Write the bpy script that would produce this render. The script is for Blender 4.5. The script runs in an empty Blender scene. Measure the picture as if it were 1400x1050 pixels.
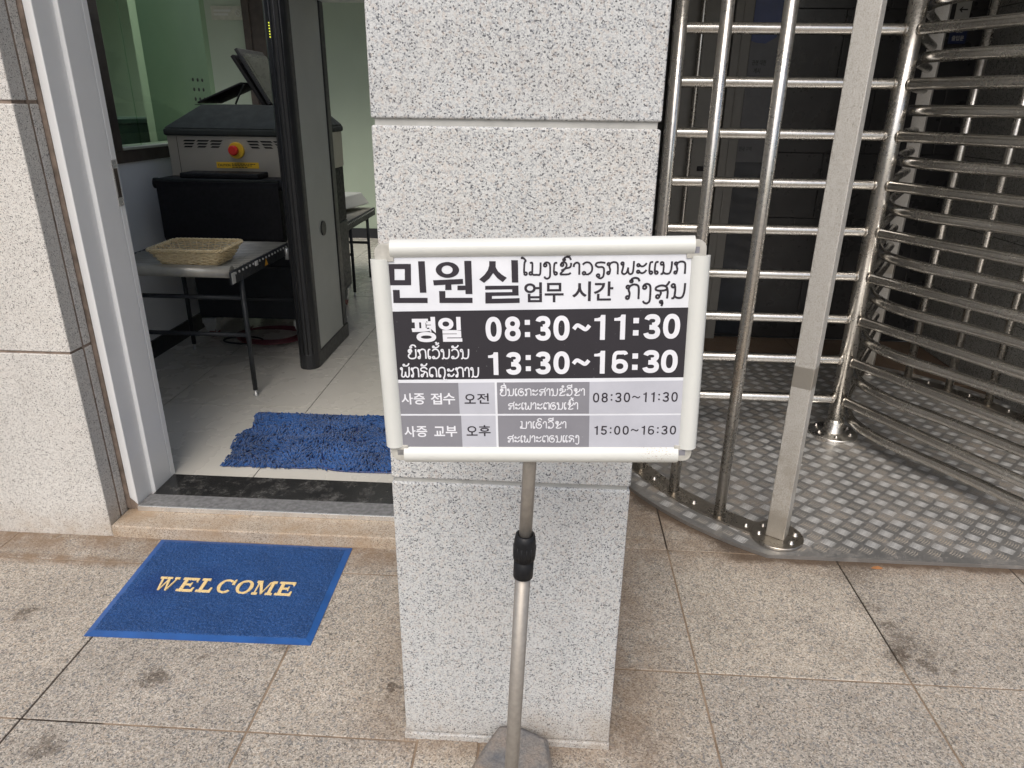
import bpy, bmesh, math, random
from mathutils import Vector, Matrix
random.seed(7)
R = math.radians
sc = bpy.context.scene
COL = sc.collection

# ------------------------------------------------------------------ camera
cam_d = bpy.data.cameras.new("camera")
cam = bpy.data.objects.new("camera", cam_d)
COL.objects.link(cam)
sc.camera = cam
cam_d.sensor_width = 36.0
cam_d.lens = 958.07 / 1400 * 36.0
cam_d.clip_start = 0.05
cam_d.clip_end = 500
pitch, yaw, roll = 0.378565, -0.052884, -0.013344
cy, sy, cp, sp = math.cos(yaw), math.sin(yaw), math.cos(pitch), math.sin(pitch)
F = Vector((sy * cp, cy * cp, -sp))
r0 = Vector((cy, -sy, 0))
d0 = F.cross(r0)
right = math.cos(roll) * r0 + math.sin(roll) * d0
down = -math.sin(roll) * r0 + math.cos(roll) * d0
m = Matrix((right, -down, -F)).transposed().to_4x4()
m.translation = Vector((0.327, -1.312, 1.5))
cam.matrix_world = m

# ------------------------------------------------------------------ world, sun, exposure
SUN_EL, SUN_AZ = R(50), R(188)          # azimuth clockwise from +Y: sun stands in front of the wall, a little to the left
w = bpy.data.worlds.new("World")
sc.world = w
w.use_nodes = True
nt = w.node_tree
sky = nt.nodes.new("ShaderNodeTexSky")
sky.sky_type = 'NISHITA'
sky.sun_disc = False
sky.sun_elevation = SUN_EL
sky.sun_rotation = SUN_AZ
sky.dust_density = 4.0
sky.air_density = 1.0
bg = nt.nodes["Background"]
bg.inputs[1].default_value = 0.125
nt.links.new(sky.outputs[0], bg.inputs[0])
sun_d = bpy.data.lights.new("sun", 'SUN')
sun_d.energy = 1.5
sun_d.angle = R(40)
sun_d.color = (1.0, 0.965, 0.915)
sun = bpy.data.objects.new("sun", sun_d)
COL.objects.link(sun)
sdir = Vector((math.sin(SUN_AZ) * math.cos(SUN_EL), math.cos(SUN_AZ) * math.cos(SUN_EL), math.sin(SUN_EL)))
sun.rotation_euler = sdir.to_track_quat('Z', 'Y').to_euler()
sc.view_settings.view_transform = 'Standard'
sc.view_settings.look = 'None'
sc.view_settings.gamma = 1.0
sc.view_settings.exposure = 0.33
sc.cycles.max_bounces = 10
sc.cycles.diffuse_bounces = 6
sc.cycles.glossy_bounces = 6
sc.cycles.transparent_max_bounces = 8


# ------------------------------------------------------------------ node materials
class N:
    """tiny node-graph writer"""
    def __init__(s, name):
        s.m = bpy.data.materials.new(name)
        s.m.use_nodes = True
        s.t = s.m.node_tree
        s.b = s.t.nodes["Principled BSDF"]

    def new(s, typ, **kw):
        n = s.t.nodes.new(typ)
        for k, v in kw.items():
            setattr(n, k, v)
        return n

    def put(s, sock, v):
        if isinstance(v, bpy.types.NodeSocket):
            s.t.links.new(v, sock)
        else:
            if hasattr(sock, "default_value") and sock.type == 'RGBA' and len(v) == 3:
                v = (*v, 1)
            sock.default_value = v

    def co(s):
        return s.new("ShaderNodeTexCoord").outputs["Object"]

    def noise(s, scale, detail=3, rough=.55, vec=None, out="Fac", dist=0):
        n = s.new("ShaderNodeTexNoise")
        s.put(n.inputs["Vector"], vec or s.co())
        n.inputs["Scale"].default_value = scale
        n.inputs["Detail"].default_value = detail
        n.inputs["Roughness"].default_value = rough
        n.inputs["Distortion"].default_value = dist
        return n.outputs[out]

    def vor(s, scale, vec=None, out="Color", feature='F1'):
        n = s.new("ShaderNodeTexVoronoi", feature=feature)
        s.put(n.inputs["Vector"], vec or s.co())
        n.inputs["Scale"].default_value = scale
        return n.outputs[out]

    def ramp(s, fac, stops, interp='LINEAR'):
        n = s.new("ShaderNodeValToRGB")
        n.color_ramp.interpolation = interp
        e = n.color_ramp.elements
        while len(e) < len(stops):
            e.new(0.5)
        for k, (p, c) in enumerate(stops):
            e[k].position = p
            e[k].color = (*c, 1) if not isinstance(c, (int, float)) else (c, c, c, 1)
        s.put(n.inputs[0], fac)
        return n.outputs[0]

    def math(s, op, a, b=0.0, c=0.0, clamp=False):
        n = s.new("ShaderNodeMath", operation=op, use_clamp=clamp)
        s.put(n.inputs[0], a)
        s.put(n.inputs[1], b)
        s.put(n.inputs[2], c)
        return n.outputs[0]

    def mix(s, fac, a, b, mode='MIX'):
        n = s.new("ShaderNodeMix", data_type='RGBA', blend_type=mode)
        s.put(n.inputs["Factor"], fac)
        s.put(n.inputs["A"], a)
        s.put(n.inputs["B"], b)
        return n.outputs["Result"]

    def sep(s, v):
        n = s.new("ShaderNodeSeparateXYZ")
        s.put(n.inputs[0], v)
        return n.outputs

    def scale_vec(s, v, k):
        n = s.new("ShaderNodeVectorMath", operation='MULTIPLY')
        s.put(n.inputs[0], v)
        n.inputs[1].default_value = k
        return n.outputs[0]

    def near(s, v, p, rad, soft=.6):
        """1 at point p fading to 0 at rad"""
        n = s.new("ShaderNodeVectorMath", operation='DISTANCE')
        s.put(n.inputs[0], v)
        n.inputs[1].default_value = p
        mr = s.new("ShaderNodeMapRange", interpolation_type='SMOOTHSTEP')
        s.put(mr.inputs[0], n.outputs["Value"])
        mr.inputs[1].default_value = rad * (1 - soft)
        mr.inputs[2].default_value = rad
        mr.inputs[3].default_value = 1
        mr.inputs[4].default_value = 0
        return mr.outputs[0]

    def smooth(s, v, a, b, lo=0, hi=1):
        mr = s.new("ShaderNodeMapRange", interpolation_type='SMOOTHSTEP')
        s.put(mr.inputs[0], v)
        for k, x in enumerate((a, b, lo, hi)):
            mr.inputs[k + 1].default_value = x
        return mr.outputs[0]

    def bump(s, h, strength=.3, dist=.002):
        n = s.new("ShaderNodeBump")
        n.inputs["Strength"].default_value = strength
        n.inputs["Distance"].default_value = dist
        s.put(n.inputs["Height"], h)
        s.put(s.b.inputs["Normal"], n.outputs[0])

    def set(s, **kw):
        names = dict(col="Base Color", rough="Roughness", metal="Metallic", spec="Specular IOR Level", coat="Coat Weight",
                     coat_rough="Coat Roughness", emit="Emission Color", emit_s="Emission Strength", alpha="Alpha",
                     trans="Transmission Weight", ior="IOR", aniso="Anisotropic", sheen="Sheen Weight")
        for k, v in kw.items():
            s.put(s.b.inputs[names[k]], v)
        return s


def plain(name, col, rough=.5, metal=0, var=.12, nscale=18, bump=0, bscale=200, **kw):
    n = N(name)
    f = n.noise(nscale, 4)
    a = tuple(c * (1 - var) for c in col)
    b = tuple(min(1, c * (1 + var)) for c in col)
    n.set(col=n.ramp(f, [(.3, a), (.7, b)]), metal=metal, **kw)
    rr = n.smooth(n.noise(nscale * 2.3, 3), .25, .75, max(.02, rough * .8), min(1, rough * 1.2))
    n.set(rough=rr)
    if bump:
        n.bump(n.noise(bscale, 3), bump, .001)
    return n.m


def granite(name, light, mid, dark, grain=190, pink=(.62, .52, .46), dirt=None, dirt_amt=0.0, bump=.5, tone=.07, darkness=.17):
    n = N(name)
    co = n.co()
    cell = n.sep(n.vor(grain, co))[0]
    cell2 = n.sep(n.vor(grain * .55, co))[1]
    clus = n.noise(75, 4, .65, co)
    v = n.math('ADD', cell, n.math('MULTIPLY', n.math('SUBTRACT', clus, .5), -.42))
    c = n.ramp(v, [(0, dark), (darkness * .55, dark), (darkness * .8, mid), (darkness * 1.9, mid), (darkness * 2.7, light), (1, tuple(min(.85, x * 1.12) for x in light))])
    pk = n.math('GREATER_THAN', cell2, .86)
    c = n.mix(n.math('MULTIPLY', pk, .4), c, pink)
    fine = n.noise(520, 2, .6, co)
    c = n.mix(1.0, c, n.ramp(fine, [(.3, .8), (.7, 1.12)]), 'MULTIPLY')
    big = n.noise(2.6, 4, .6, co)
    c = n.mix(1.0, c, n.ramp(big, [(.3, 1 - tone), (.7, 1 + tone)]), 'MULTIPLY')
    isl = n.new("ShaderNodeNewGeometry").outputs["Random Per Island"]
    c = n.mix(1.0, c, n.ramp(isl, [(0, (.965, .968, .968)), (1, (1.04, 1.03, 1.01))]), 'MULTIPLY')
    drip = n.smooth(n.noise(1.0, 4, .6, n.scale_vec(co, (9, 9, .8))), .52, .78, 0, .16)
    c = n.mix(drip, c, tuple(x * .62 for x in mid))
    if dirt:
        dn = n.smooth(n.noise(5, 5, .65, co), .42, .72)
        hgt = n.smooth(n.sep(co)[2], 0.0, .16, 1, 0)
        dm = n.math('MULTIPLY', n.math('ADD', n.math('MULTIPLY', dn, dirt_amt), n.math('MULTIPLY', hgt, n.math('ADD', .25, dn))), .6, clamp=True)
        c = n.mix(dm, c, dirt)
    n.set(col=c, rough=.78, spec=.3)
    n.bump(n.math('ADD', n.noise(260, 3, .6, co), n.math('MULTIPLY', cell, .5)), bump, .0022)
    return n.m


M = {}
M['pillar'] = granite('pillar_granite', (.555, .565, .56), (.37, .385, .40), (.13, .135, .145), 400, (.58, .52, .47), (.36, .29, .215), .2, .6, .055, .14)
M['wall'] = granite('wall_granite', (.58, .57, .545), (.40, .39, .375), (.14, .138, .135), 400, (.57, .53, .49), (.36, .28, .20), .12, .5, .06, .12)
M['wall_rev'] = M['wall']
M['step'] = granite('step_granite', (.47, .41, .34), (.30, .25, .20), (.17, .14, .115), 330, (.52, .40, .29), (.35, .25, .16), .5, .35, .07, .13)
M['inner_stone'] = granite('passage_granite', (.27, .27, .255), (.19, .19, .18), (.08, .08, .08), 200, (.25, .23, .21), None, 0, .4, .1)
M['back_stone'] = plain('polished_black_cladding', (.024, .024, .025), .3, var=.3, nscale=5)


def paving_mat():
    n = N('paving_granite')
    co = n.co()
    st = n.scale_vec(co, (1.0, 1.0, 1.0))
    cell = n.sep(n.vor(285, st))[0]
    cell2 = n.sep(n.vor(170, st))[1]
    clus = n.noise(30, 3, .6, co)
    v = n.math('ADD', cell, n.math('MULTIPLY', n.math('SUBTRACT', clus, .5), -.5))
    c = n.ramp(v, [(0, (.14, .132, .122)), (.08, (.17, .158, .146)), (.2, (.295, .272, .238)), (.45, (.39, .358, .315)), (.75, (.475, .437, .385)), (1, (.61, .565, .50))])
    c = n.mix(n.math('MULTIPLY', n.math('GREATER_THAN', cell2, .84), .35), c, (.47, .38, .29))
    c = n.mix(n.math('MULTIPLY', n.math('LESS_THAN', cell2, .10), .6), c, (.20, .21, .22))
    c = n.mix(1.0, c, n.ramp(n.noise(430, 3, .65, co), [(.3, .62), (.7, 1.28)]), 'MULTIPLY')
    rnd = n.new("ShaderNodeNewGeometry").outputs["Random Per Island"]
    c = n.mix(1.0, c, n.ramp(rnd, [(0, (.92, .91, .895)), (.5, (1.0, .978, .945)), (1, (1.07, 1.05, 1.01))]), 'MULTIPLY')
    c = n.mix(1.0, c, n.ramp(n.noise(3.2, 5, .65, co), [(.3, .82), (.7, 1.1)]), 'MULTIPLY')
    x, y, z = n.sep(co)
    dn = n.noise(9, 5, .7, co)
    # brown silt washed along the foot of the wall, along the turnstile plate and round the pillar foot
    wallm = n.math('MULTIPLY', n.smooth(y, .58, .80), n.smooth(x, 0.1, 0.0))
    joint = n.math('MULTIPLY', n.smooth(n.math('ABSOLUTE', n.math('SUBTRACT', y, .655)), .012, .05, 1, 0), n.smooth(x, -.9, -1.2, 0, 1))
    pl = n.new("ShaderNodeVectorMath", operation='DISTANCE')
    n.put(pl.inputs[0], co)
    pl.inputs[1].default_value = (1.74, 1.90, 0)
    platm = n.math('MULTIPLY', n.smooth(pl.outputs["Value"], 1.22, 1.44, 1, 0), n.smooth(x, 1.35, 1.0, 0, .55))
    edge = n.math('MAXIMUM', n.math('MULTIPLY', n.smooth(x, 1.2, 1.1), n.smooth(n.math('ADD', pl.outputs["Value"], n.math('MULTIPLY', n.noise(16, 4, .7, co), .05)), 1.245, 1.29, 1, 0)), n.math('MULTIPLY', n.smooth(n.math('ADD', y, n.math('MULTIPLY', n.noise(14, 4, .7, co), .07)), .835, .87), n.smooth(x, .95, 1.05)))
    pf = n.math('MULTIPLY', n.math('MULTIPLY', n.smooth(y, .70, .85), n.smooth(x, .5, .62)), .6)
    pil = n.math('MULTIPLY', n.smooth(x, .82, .50), n.smooth(x, .46, .50))
    pil2 = n.math('MULTIPLY', n.smooth(y, -.11, 0), n.math('MULTIPLY', n.smooth(x, -.25, .05), n.smooth(x, .8, .5)))
    msk = n.math('MAXIMUM', n.math('MAXIMUM', wallm, joint), n.math('MAXIMUM', n.math('MAXIMUM', platm, pf), n.math('MAXIMUM', n.math('MULTIPLY', pil, .8), n.math('MULTIPLY', pil2, .7))))
    msk = n.math('MULTIPLY', msk, n.smooth(dn, .30, .62, .15, 1.0))
    c = n.mix(n.math('MULTIPLY', msk, .85, clamp=True), c, (.20, .135, .085))
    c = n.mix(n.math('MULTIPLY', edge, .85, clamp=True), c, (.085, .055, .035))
    # dark spots with shapes of their own
    wob = n.new("ShaderNodeVectorMath", operation='ADD')
    n.put(wob.inputs[0], co)
    n.put(wob.inputs[1], n.scale_vec(n.noise(26, 4, .65, co, out="Color"), (.12, .12, 0)))
    wv = wob.outputs[0]
    tot = None
    for (px, py, rad, k) in ((-.74, .143, .05, .75), (-1.285, .37, .05, .7), (-.89, -.09, .06, .6), (-.43, .31, .05, .5), (1.44, .45, .065, .55), (1.405, .40, .05, .8), (1.42, .52, .04, .6), (1.385, .36, .04, .7), (1.49, .40, .04, .45), (1.41, .60, .03, .6), (1.46, .345, .03, .7), (1.53, .33, .025, .6),
                             (1.42, .83, .16, .55), (1.38, .62, .06, .4), (1.02, .93, .09, .8), (.75, 1.2, .09, .9), (-.07, .16, .025, .8), (-.64, .23, .022, .6), (.60, .04, .10, .22)):
        q = n.math('MULTIPLY', n.near(wv, (px + .06, py + .06, 0), rad * 1.15, .8), min(1, k * 1.0))
        tot = q if tot is None else n.math('MAXIMUM', tot, q)
    tot = n.math('MULTIPLY', tot, n.smooth(n.math('ADD', n.noise(85, 3, .7, co), n.math('MULTIPLY', tot, .16)), .46, .58))
    c = n.mix(tot, c, (.075, .057, .043))
    n.set(col=c, rough=.82, spec=.25)
    n.bump(n.math('ADD', n.noise(240, 3, .6, co), n.math('MULTIPLY', cell, .6)), .45, .002)
    return n.m


M['paving'] = paving_mat()


def grout_mat():
    n = N('grout')
    co = n.co()
    x, y, z = n.sep(co)
    c = n.ramp(n.noise(25, 4, .65, co), [(.3, (.17, .12, .08)), (.7, (.32, .245, .175))])
    ln = lambda v, at, wd: n.smooth(n.math('ABSOLUTE', n.math('SUBTRACT', v, at)), wd * .6, wd, 1, 0)
    wet = n.math('MAXIMUM', n.math('MULTIPLY', ln(x, 1.383, .02), n.smooth(y, .33, .37)), n.math('MULTIPLY', ln(x, -1.011, .02), n.smooth(y, .35, .28)))
    wet = n.math('MAXIMUM', wet, n.math('MULTIPLY', ln(y, -.013, .02), n.math('MULTIPLY', n.smooth(x, -.78, -.8), n.smooth(x, -1.0, -.98))))
    wet = n.math('MAXIMUM', wet, n.math('MULTIPLY', ln(x, 1.982, .02), n.smooth(y, .5, .6)))
    wet = n.math('MAXIMUM', wet, n.math('MULTIPLY', ln(x, .787, .02), n.smooth(y, .84, .9)))
    c = n.mix(n.math('MULTIPLY', wet, .93), c, (.022, .016, .012))
    n.set(col=c, rough=.95)
    n.bump(n.noise(200, 3, .6, co), .5, .002)
    return n.m


M['grout'] = grout_mat()
M['ground'] = plain('far_ground', (.33, .31, .28), .9, var=.12, nscale=1.3)
M['mortar'] = plain('grey_mortar', (.40, .40, .38), .9, var=.12, nscale=30, bump=.4)
M['caulk'] = plain('brown_caulk', (.22, .17, .135), .85, var=.4, nscale=22, bump=.3)
M['paint'] = plain('white_door_paint', (.80, .81, .81), .42, var=.03, nscale=4, bump=.06, bscale=60)


def rail_mat():
    n = N('cream_snap_rail')
    co = n.co()
    c = n.ramp(n.noise(9, 3, .6, co), [(.3, (.60, .61, .575)), (.7, (.635, .645, .61))])
    m_ = n.math('MULTIPLY', n.near(co, (.212, -.02, 1.046), .035, .9), n.smooth(n.noise(520, 2, .6, co), .58, .66))
    sc_ = n.smooth(n.noise(1.0, 3, .6, n.scale_vec(co, (30, 30, 420))), .66, .74, 0, .25)
    c = n.mix(sc_, c, (.45, .44, .40))
    n.set(col=n.mix(m_, c, (.22, .11, .05)), rough=.36)
    return n.m


M['rail'] = rail_mat()
M['bracket'] = plain('grey_plastic', (.42, .41, .37), .6, var=.15, nscale=90)
M['black_plastic'] = plain('black_plastic', (.010, .0105, .012), .5, var=.2, nscale=60, bump=.1, spec=.25)


def concrete():
    n = N('rough_concrete')
    co = n.co()
    c = n.ramp(n.noise(11, 5, .65, co), [(.28, (.115, .125, .14)), (.5, (.235, .215, .195)), (.72, (.33, .26, .20))])
    c = n.mix(1.0, c, n.ramp(n.noise(210, 3, .7, co), [(.3, .72), (.7, 1.2)]), 'MULTIPLY')
    n.set(col=c, rough=.93, spec=.2)
    n.bump(n.math('ADD', n.noise(60, 5, .7, co), n.math('MULTIPLY', n.noise(260, 3, .7, co), .5)), .9, .005)
    return n.m


M['concrete'] = concrete()
M['dark_bolt'] = plain('bolt_steel', (.42, .40, .37), .35, metal=1, var=.2)
M['void'] = plain('dark_lining', (.03, .03, .03), .8)


def steel(name, col=(.56, .53, .48), rlo=.16, rhi=.34, axis=2, grime=.15, mt=1.0):
    n = N(name)
    co = n.co()
    k = [160, 160, 160]
    k[axis] = 2.0
    br = n.noise(90, 2, .6, co)
    big = n.noise(7, 4, .6, co)
    g = n.smooth(n.noise(26, 4, .7, co), .55, .8, 0, grime)
    c = n.mix(g, n.ramp(br, [(.3, tuple(x * .9 for x in col)), (.7, tuple(min(1, x * 1.08) for x in col))]), (.16, .13, .10))
    n.set(col=c, metal=mt, rough=n.smooth(n.math('ADD', n.math('MULTIPLY', br, .4), n.math('MULTIPLY', big, .6)), .3, .7, rlo, rhi))
    return n.m


M['steel'] = steel('stainless_steel', (.68, .66, .62), .22, .36)
M['steel_h'] = steel('stainless_bars', (.68, .66, .62), .18, .30, 0)
M['steel_pole'] = steel('sign_pole_steel', (.34, .315, .28), .42, .58, 2, .15, .6)
M['steel_plate'] = steel('turnstile_strip_steel', (.40, .37, .33), .22, .45, 0, .5)


def frosted():
    n = N('frosted_steel')
    co = n.co()
    z = n.sep(co)[2]
    spk = n.noise(300, 3, .7, n.scale_vec(co, (1, 1, .8)))
    pat = n.noise(7, 3, .6, co, dist=.8)
    res = n.math('MULTIPLY', n.smooth(spk, .36, .60), n.smooth(pat, .30, .55, .45, 1))
    low = n.smooth(z, .30, .50)
    res = n.math('MULTIPLY', n.math('MAXIMUM', res, n.math('MULTIPLY', low, n.smooth(spk, .3, .6))), n.smooth(z, .05, .2, .35, 1))
    bare = n.math('MULTIPLY', n.smooth(z, .62, .625), n.smooth(z, .70, .695))
    res = n.math('MULTIPLY', res, n.math('SUBTRACT', 1, n.math('MULTIPLY', bare, .85)))
    n.set(col=n.mix(res, (.47, .44, .385), (.60, .59, .56)), metal=n.smooth(res, 0, 1, .85, .5), rough=n.smooth(res, 0, 1, .42, .62))
    n.bump(spk, .25, .0008)
    return n.m


M['frosted'] = frosted()


def tread(name, clean, soil, bias, rlo, mt=.8):
    n = N(name)
    co = n.co()
    big = n.noise(4.5, 5, .65, co)
    fine = n.noise(60, 3, .6, co)
    d = n.smooth(n.math('ADD', n.math('MULTIPLY', big, .7), n.math('MULTIPLY', fine, .3)), .36 - bias, .66 - bias)
    n.set(col=n.mix(d, clean, soil), metal=n.smooth(d, 0, 1, mt, .25), rough=n.smooth(d, 0, 1, rlo, .6))
    n.bump(n.noise(350, 2, .6, co), .1, .0006)
    return n.m


M['tread'] = tread('tread_plate_metal', (.40, .402, .40), (.26, .235, .205), -.04, .36)
M['tread_glint'] = tread('tread_glint_ridge', (.70, .705, .70), (.54, .52, .49), -.14, .28, .5)  # sky glint on bars of this direction, painted as a paler metal colour
M['tread_dirty'] = tread('tread_dirty_ridge', (.50, .475, .435), (.33, .275, .21), .0, .34, .5)



def floor_tile():
    n = N('floor_tile')
    co = n.co()
    c = n.ramp(n.noise(2.2, 4, .6, co), [(.3, (.51, .495, .445)), (.7, (.555, .54, .49))])
    x, y, z = n.sep(co)
    sm = n.math('MULTIPLY', n.smooth(n.noise(19, 5, .7, n.scale_vec(co, (.4, 1, 1))), .5, .9), .06)
    c = n.mix(sm, c, (.42, .39, .33))
    n.set(col=c, rough=n.smooth(n.noise(6, 3), .3, .7, .24, .30), spec=.45)
    return n.m


M['floor_tile'] = floor_tile()
M['tile_joint'] = plain('tile_joint', (.06, .055, .05), .9)


def threshold_mat():
    n = N('polished_black_stone')
    co = n.co()
    # powdery shoe prints
    pr = None
    for (px, py, rx) in ((-1.0, 1.05, .10), (-.83, 1.03, .06), (-.73, 1.07, .07), (-.43, 1.075, .06), (-1.15, 1.12, .08)):
        q = n.near(co, (px, py, .067), rx, .7)
        pr = q if pr is None else n.math('MAXIMUM', pr, q)
    wv = n.new("ShaderNodeTexWave", wave_type='BANDS', bands_direction='DIAGONAL')
    n.put(wv.inputs["Vector"], co)
    wv.inputs["Scale"].default_value = 32
    wv.inputs["Distortion"].default_value = 3.5
    wv.inputs["Detail Scale"].default_value = 6
    spk = n.smooth(n.noise(150, 3, .7, co), .46, .56)
    f = n.math('MULTIPLY', n.math('MULTIPLY', pr, n.smooth(wv.outputs["Fac"], .5, .8)), spk)
    f = n.math('ADD', n.math('MULTIPLY', f, 1.0), n.math('MULTIPLY', n.smooth(n.noise(14, 6, .75, co), .45, .8), .22), clamp=True)
    n.set(col=n.mix(f, (.018, .018, .018), (.46, .45, .42)), rough=n.smooth(f, 0, .4, .22, .6))
    return n.m


M['threshold'] = threshold_mat()
M['alu_strip'] = plain('scuffed_aluminium', (.25, .25, .25), .5, metal=.4, var=.3, nscale=60)
M['alu_lip'] = plain('bright_aluminium', (.75, .75, .74), .3, metal=.8, var=.08)
M['room_white'] = plain('room_white_paint', (.78, .80, .80), .6, var=.03, nscale=2)
M['room_green'] = plain('room_pale_green_paint', (.36, .43, .34), .6, var=.04, nscale=2)
M['ceiling'] = plain('ceiling_paint', (.82, .83, .81), .8, var=.03)
M['skirting'] = plain('dark_skirting', (.018, .02, .024), .4)
M['brown_wood'] = plain('dark_brown_laminate', (.055, .042, .034), .45, var=.35, nscale=9)
M['bench_top'] = plain('pale_ledge', (.42, .43, .36), .5)
M['teal'] = plain('dark_teal_cabinet', (.05, .085, .075), .5)
M['machine_top'] = plain('charcoal_housing', (.032, .037, .036), .75, spec=.25, var=.08, nscale=7, bump=.1)
M['machine_steel'] = plain('brushed_machine_panel', (.42, .395, .345), .42, metal=.45, var=.06, nscale=5)
M['machine_black'] = plain('matt_black_hood', (.008, .008, .010), .6, var=.2, spec=.3)
M['machine_cab'] = plain('black_cabinet', (.018, .021, .025), .5, var=.2)
M['roller'] = plain('dull_zinc_roller', (.50, .485, .43), .36, metal=.6, var=.12, nscale=12)
M['gate_grey'] = plain('grey_laminate_panel', (.50, .52, .49), .42, var=.03, nscale=3)
M['gate_black'] = plain('black_extrusion', (.022, .023, .025), .36, var=.15)
M['yellow'] = plain('yellow_plastic', (.72, .46, .03), .45)
M['red'] = plain('red_plastic', (.58, .03, .02), .35)
M['orange'] = plain('orange_label', (.65, .32, .03), .5)
M['orange_leaf'] = plain('dry_leaf', (.36, .16, .06), .8)
M['ink'] = plain('black_ink', (.012, .012, .012), .5)
M['white_dot'] = plain('white_marking', (.7, .7, .68), .5)
M['pink_cable'] = plain('dark_red_cable', (.10, .022, .03), .5)
M['wheel_red'] = plain('dull_red_tyre', (.20, .035, .03), .5)
M['caster'] = plain('pale_caster_metal', (.55, .56, .55), .35, metal=.5)
M['screen'] = plain('dull_screen', (.075, .082, .066), .3)
M['dark_glass'] = plain('dark_door_glass', (.02, .024, .03), .12)
M['door_grey'] = plain('grey_door_leaf', (.17, .166, .152), .5, var=.04)
M['notice_grey'] = plain('smoky_notice_film', (.085, .088, .096), .4)
M['blue_sign'] = plain('blue_sign_print', (.012, .022, .075), .35)
M['navy'] = plain('navy_print', (.018, .035, .13), .35)
M['sign_white'] = plain('white_sign_print', (.36, .36, .34), .45)
M['grille'] = plain('vent_slot', (.006, .006, .006), .7)


def glass_mat():
    n = N('green_tinted_glass')
    g = n.new("ShaderNodeBsdfGlossy")
    g.inputs["Roughness"].default_value = .03
    g.inputs["Color"].default_value = (.8, .9, .8, 1)
    tr = n.new("ShaderNodeBsdfTransparent")
    tr.inputs["Color"].default_value = (.80, .89, .80, 1)
    mx = n.new("ShaderNodeMixShader")
    mx.inputs[0].default_value = .07
    n.put(mx.inputs[1], tr.outputs[0])
    n.put(mx.inputs[2], g.outputs[0])
    out = [k for k in n.t.nodes if k.type == 'OUTPUT_MATERIAL'][0]
    n.t.links.new(mx.outputs[0], out.inputs[0])
    return n.m


M['glass'] = glass_mat()


def wicker():
    n = N('pale_wicker')
    co = n.co()
    c = n.ramp(n.noise(55, 4, .7, co), [(.28, (.55, .42, .22)), (.5, (.76, .62, .37)), (.75, (.85, .74, .50))])
    n.set(col=c, rough=.6)
    return n.m


M['wicker'] = wicker()


def chenille():
    n = N('blue_chenille')
    co = n.co()
    rnd = n.new("ShaderNodeNewGeometry").outputs["Random Per Island"]
    p = n.noise(4.5, 4, .65, co, dist=.6)
    v = n.math('ADD', n.math('MULTIPLY', p, 1.35), n.math('MULTIPLY', rnd, .22))
    c = n.ramp(v, [(.42, (.014, .032, .085)), (.66, (.018, .055, .165)), (.95, (.026, .095, .29))])
    n.set(col=c, rough=.9, spec=.1, sheen=.25)
    return n.m


M['chenille'] = chenille()


def loopmat():
    n = N('blue_loop_vinyl')
    co = n.co()
    x, y, z = n.sep(co)
    sp = n.noise(420, 3, .75, co)
    big = n.noise(6, 4, .6, co)
    wet = n.math('MAXIMUM', n.math('MULTIPLY', n.near(co, (.10, .235, .01), .10, .9), .8), n.math('MULTIPLY', n.near(co, (.245, .285, .01), .09, .9), .6))
    c = n.ramp(sp, [(.30, (.005, .018, .06)), (.44, (.013, .062, .21)), (.58, (.023, .10, .31)), (.68, (.24, .29, .36))])
    c = n.mix(1.0, c, n.ramp(big, [(.3, .8), (.7, 1.15)]), 'MULTIPLY')
    c = n.mix(n.math('MULTIPLY', wet, .7), c, (.006, .035, .17))
    n.set(col=c, rough=.55, spec=.35)
    n.bump(sp, .9, .004)
    return n.m


M['loop'] = loopmat()
M['loop_border'] = plain('blue_vinyl_border', (.017, .085, .285), .42, var=.2, nscale=12)
M['mat_letters'] = plain('ochre_loop_letters', (.76, .57, .27), .6, var=.2, nscale=300, bump=.5, bscale=400)


def printed(name, col):
    n = N(name)
    c = n.ramp(n.noise(14, 4, .6), [(.3, tuple(x * .93 for x in col)), (.7, tuple(x * 1.06 for x in col))])
    spk = n.smooth(n.noise(330, 2, .5), .74, .80, 0, .5)
    n.set(col=n.mix(spk, c, (.5, .5, .5)), rough=.38, coat=.45, coat_rough=.14, spec=.3)
    return n.m


M['paper'] = printed('white_poster_print', (.70, .72, .76))
M['pr_black'] = printed('black_poster_print', (.026, .024, .030))
M['pr_grey'] = printed('mid_grey_poster_print', (.22, .22, .245))
M['pr_light'] = printed('light_grey_poster_print', (.46, .47, .52))
M['pr_white'] = printed('white_lettering', (.72, .73, .77))
M['pr_ink'] = printed('dark_lettering', (.028, .024, .032))


# ------------------------------------------------------------------ mesh builder
ORIG = {}


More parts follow.
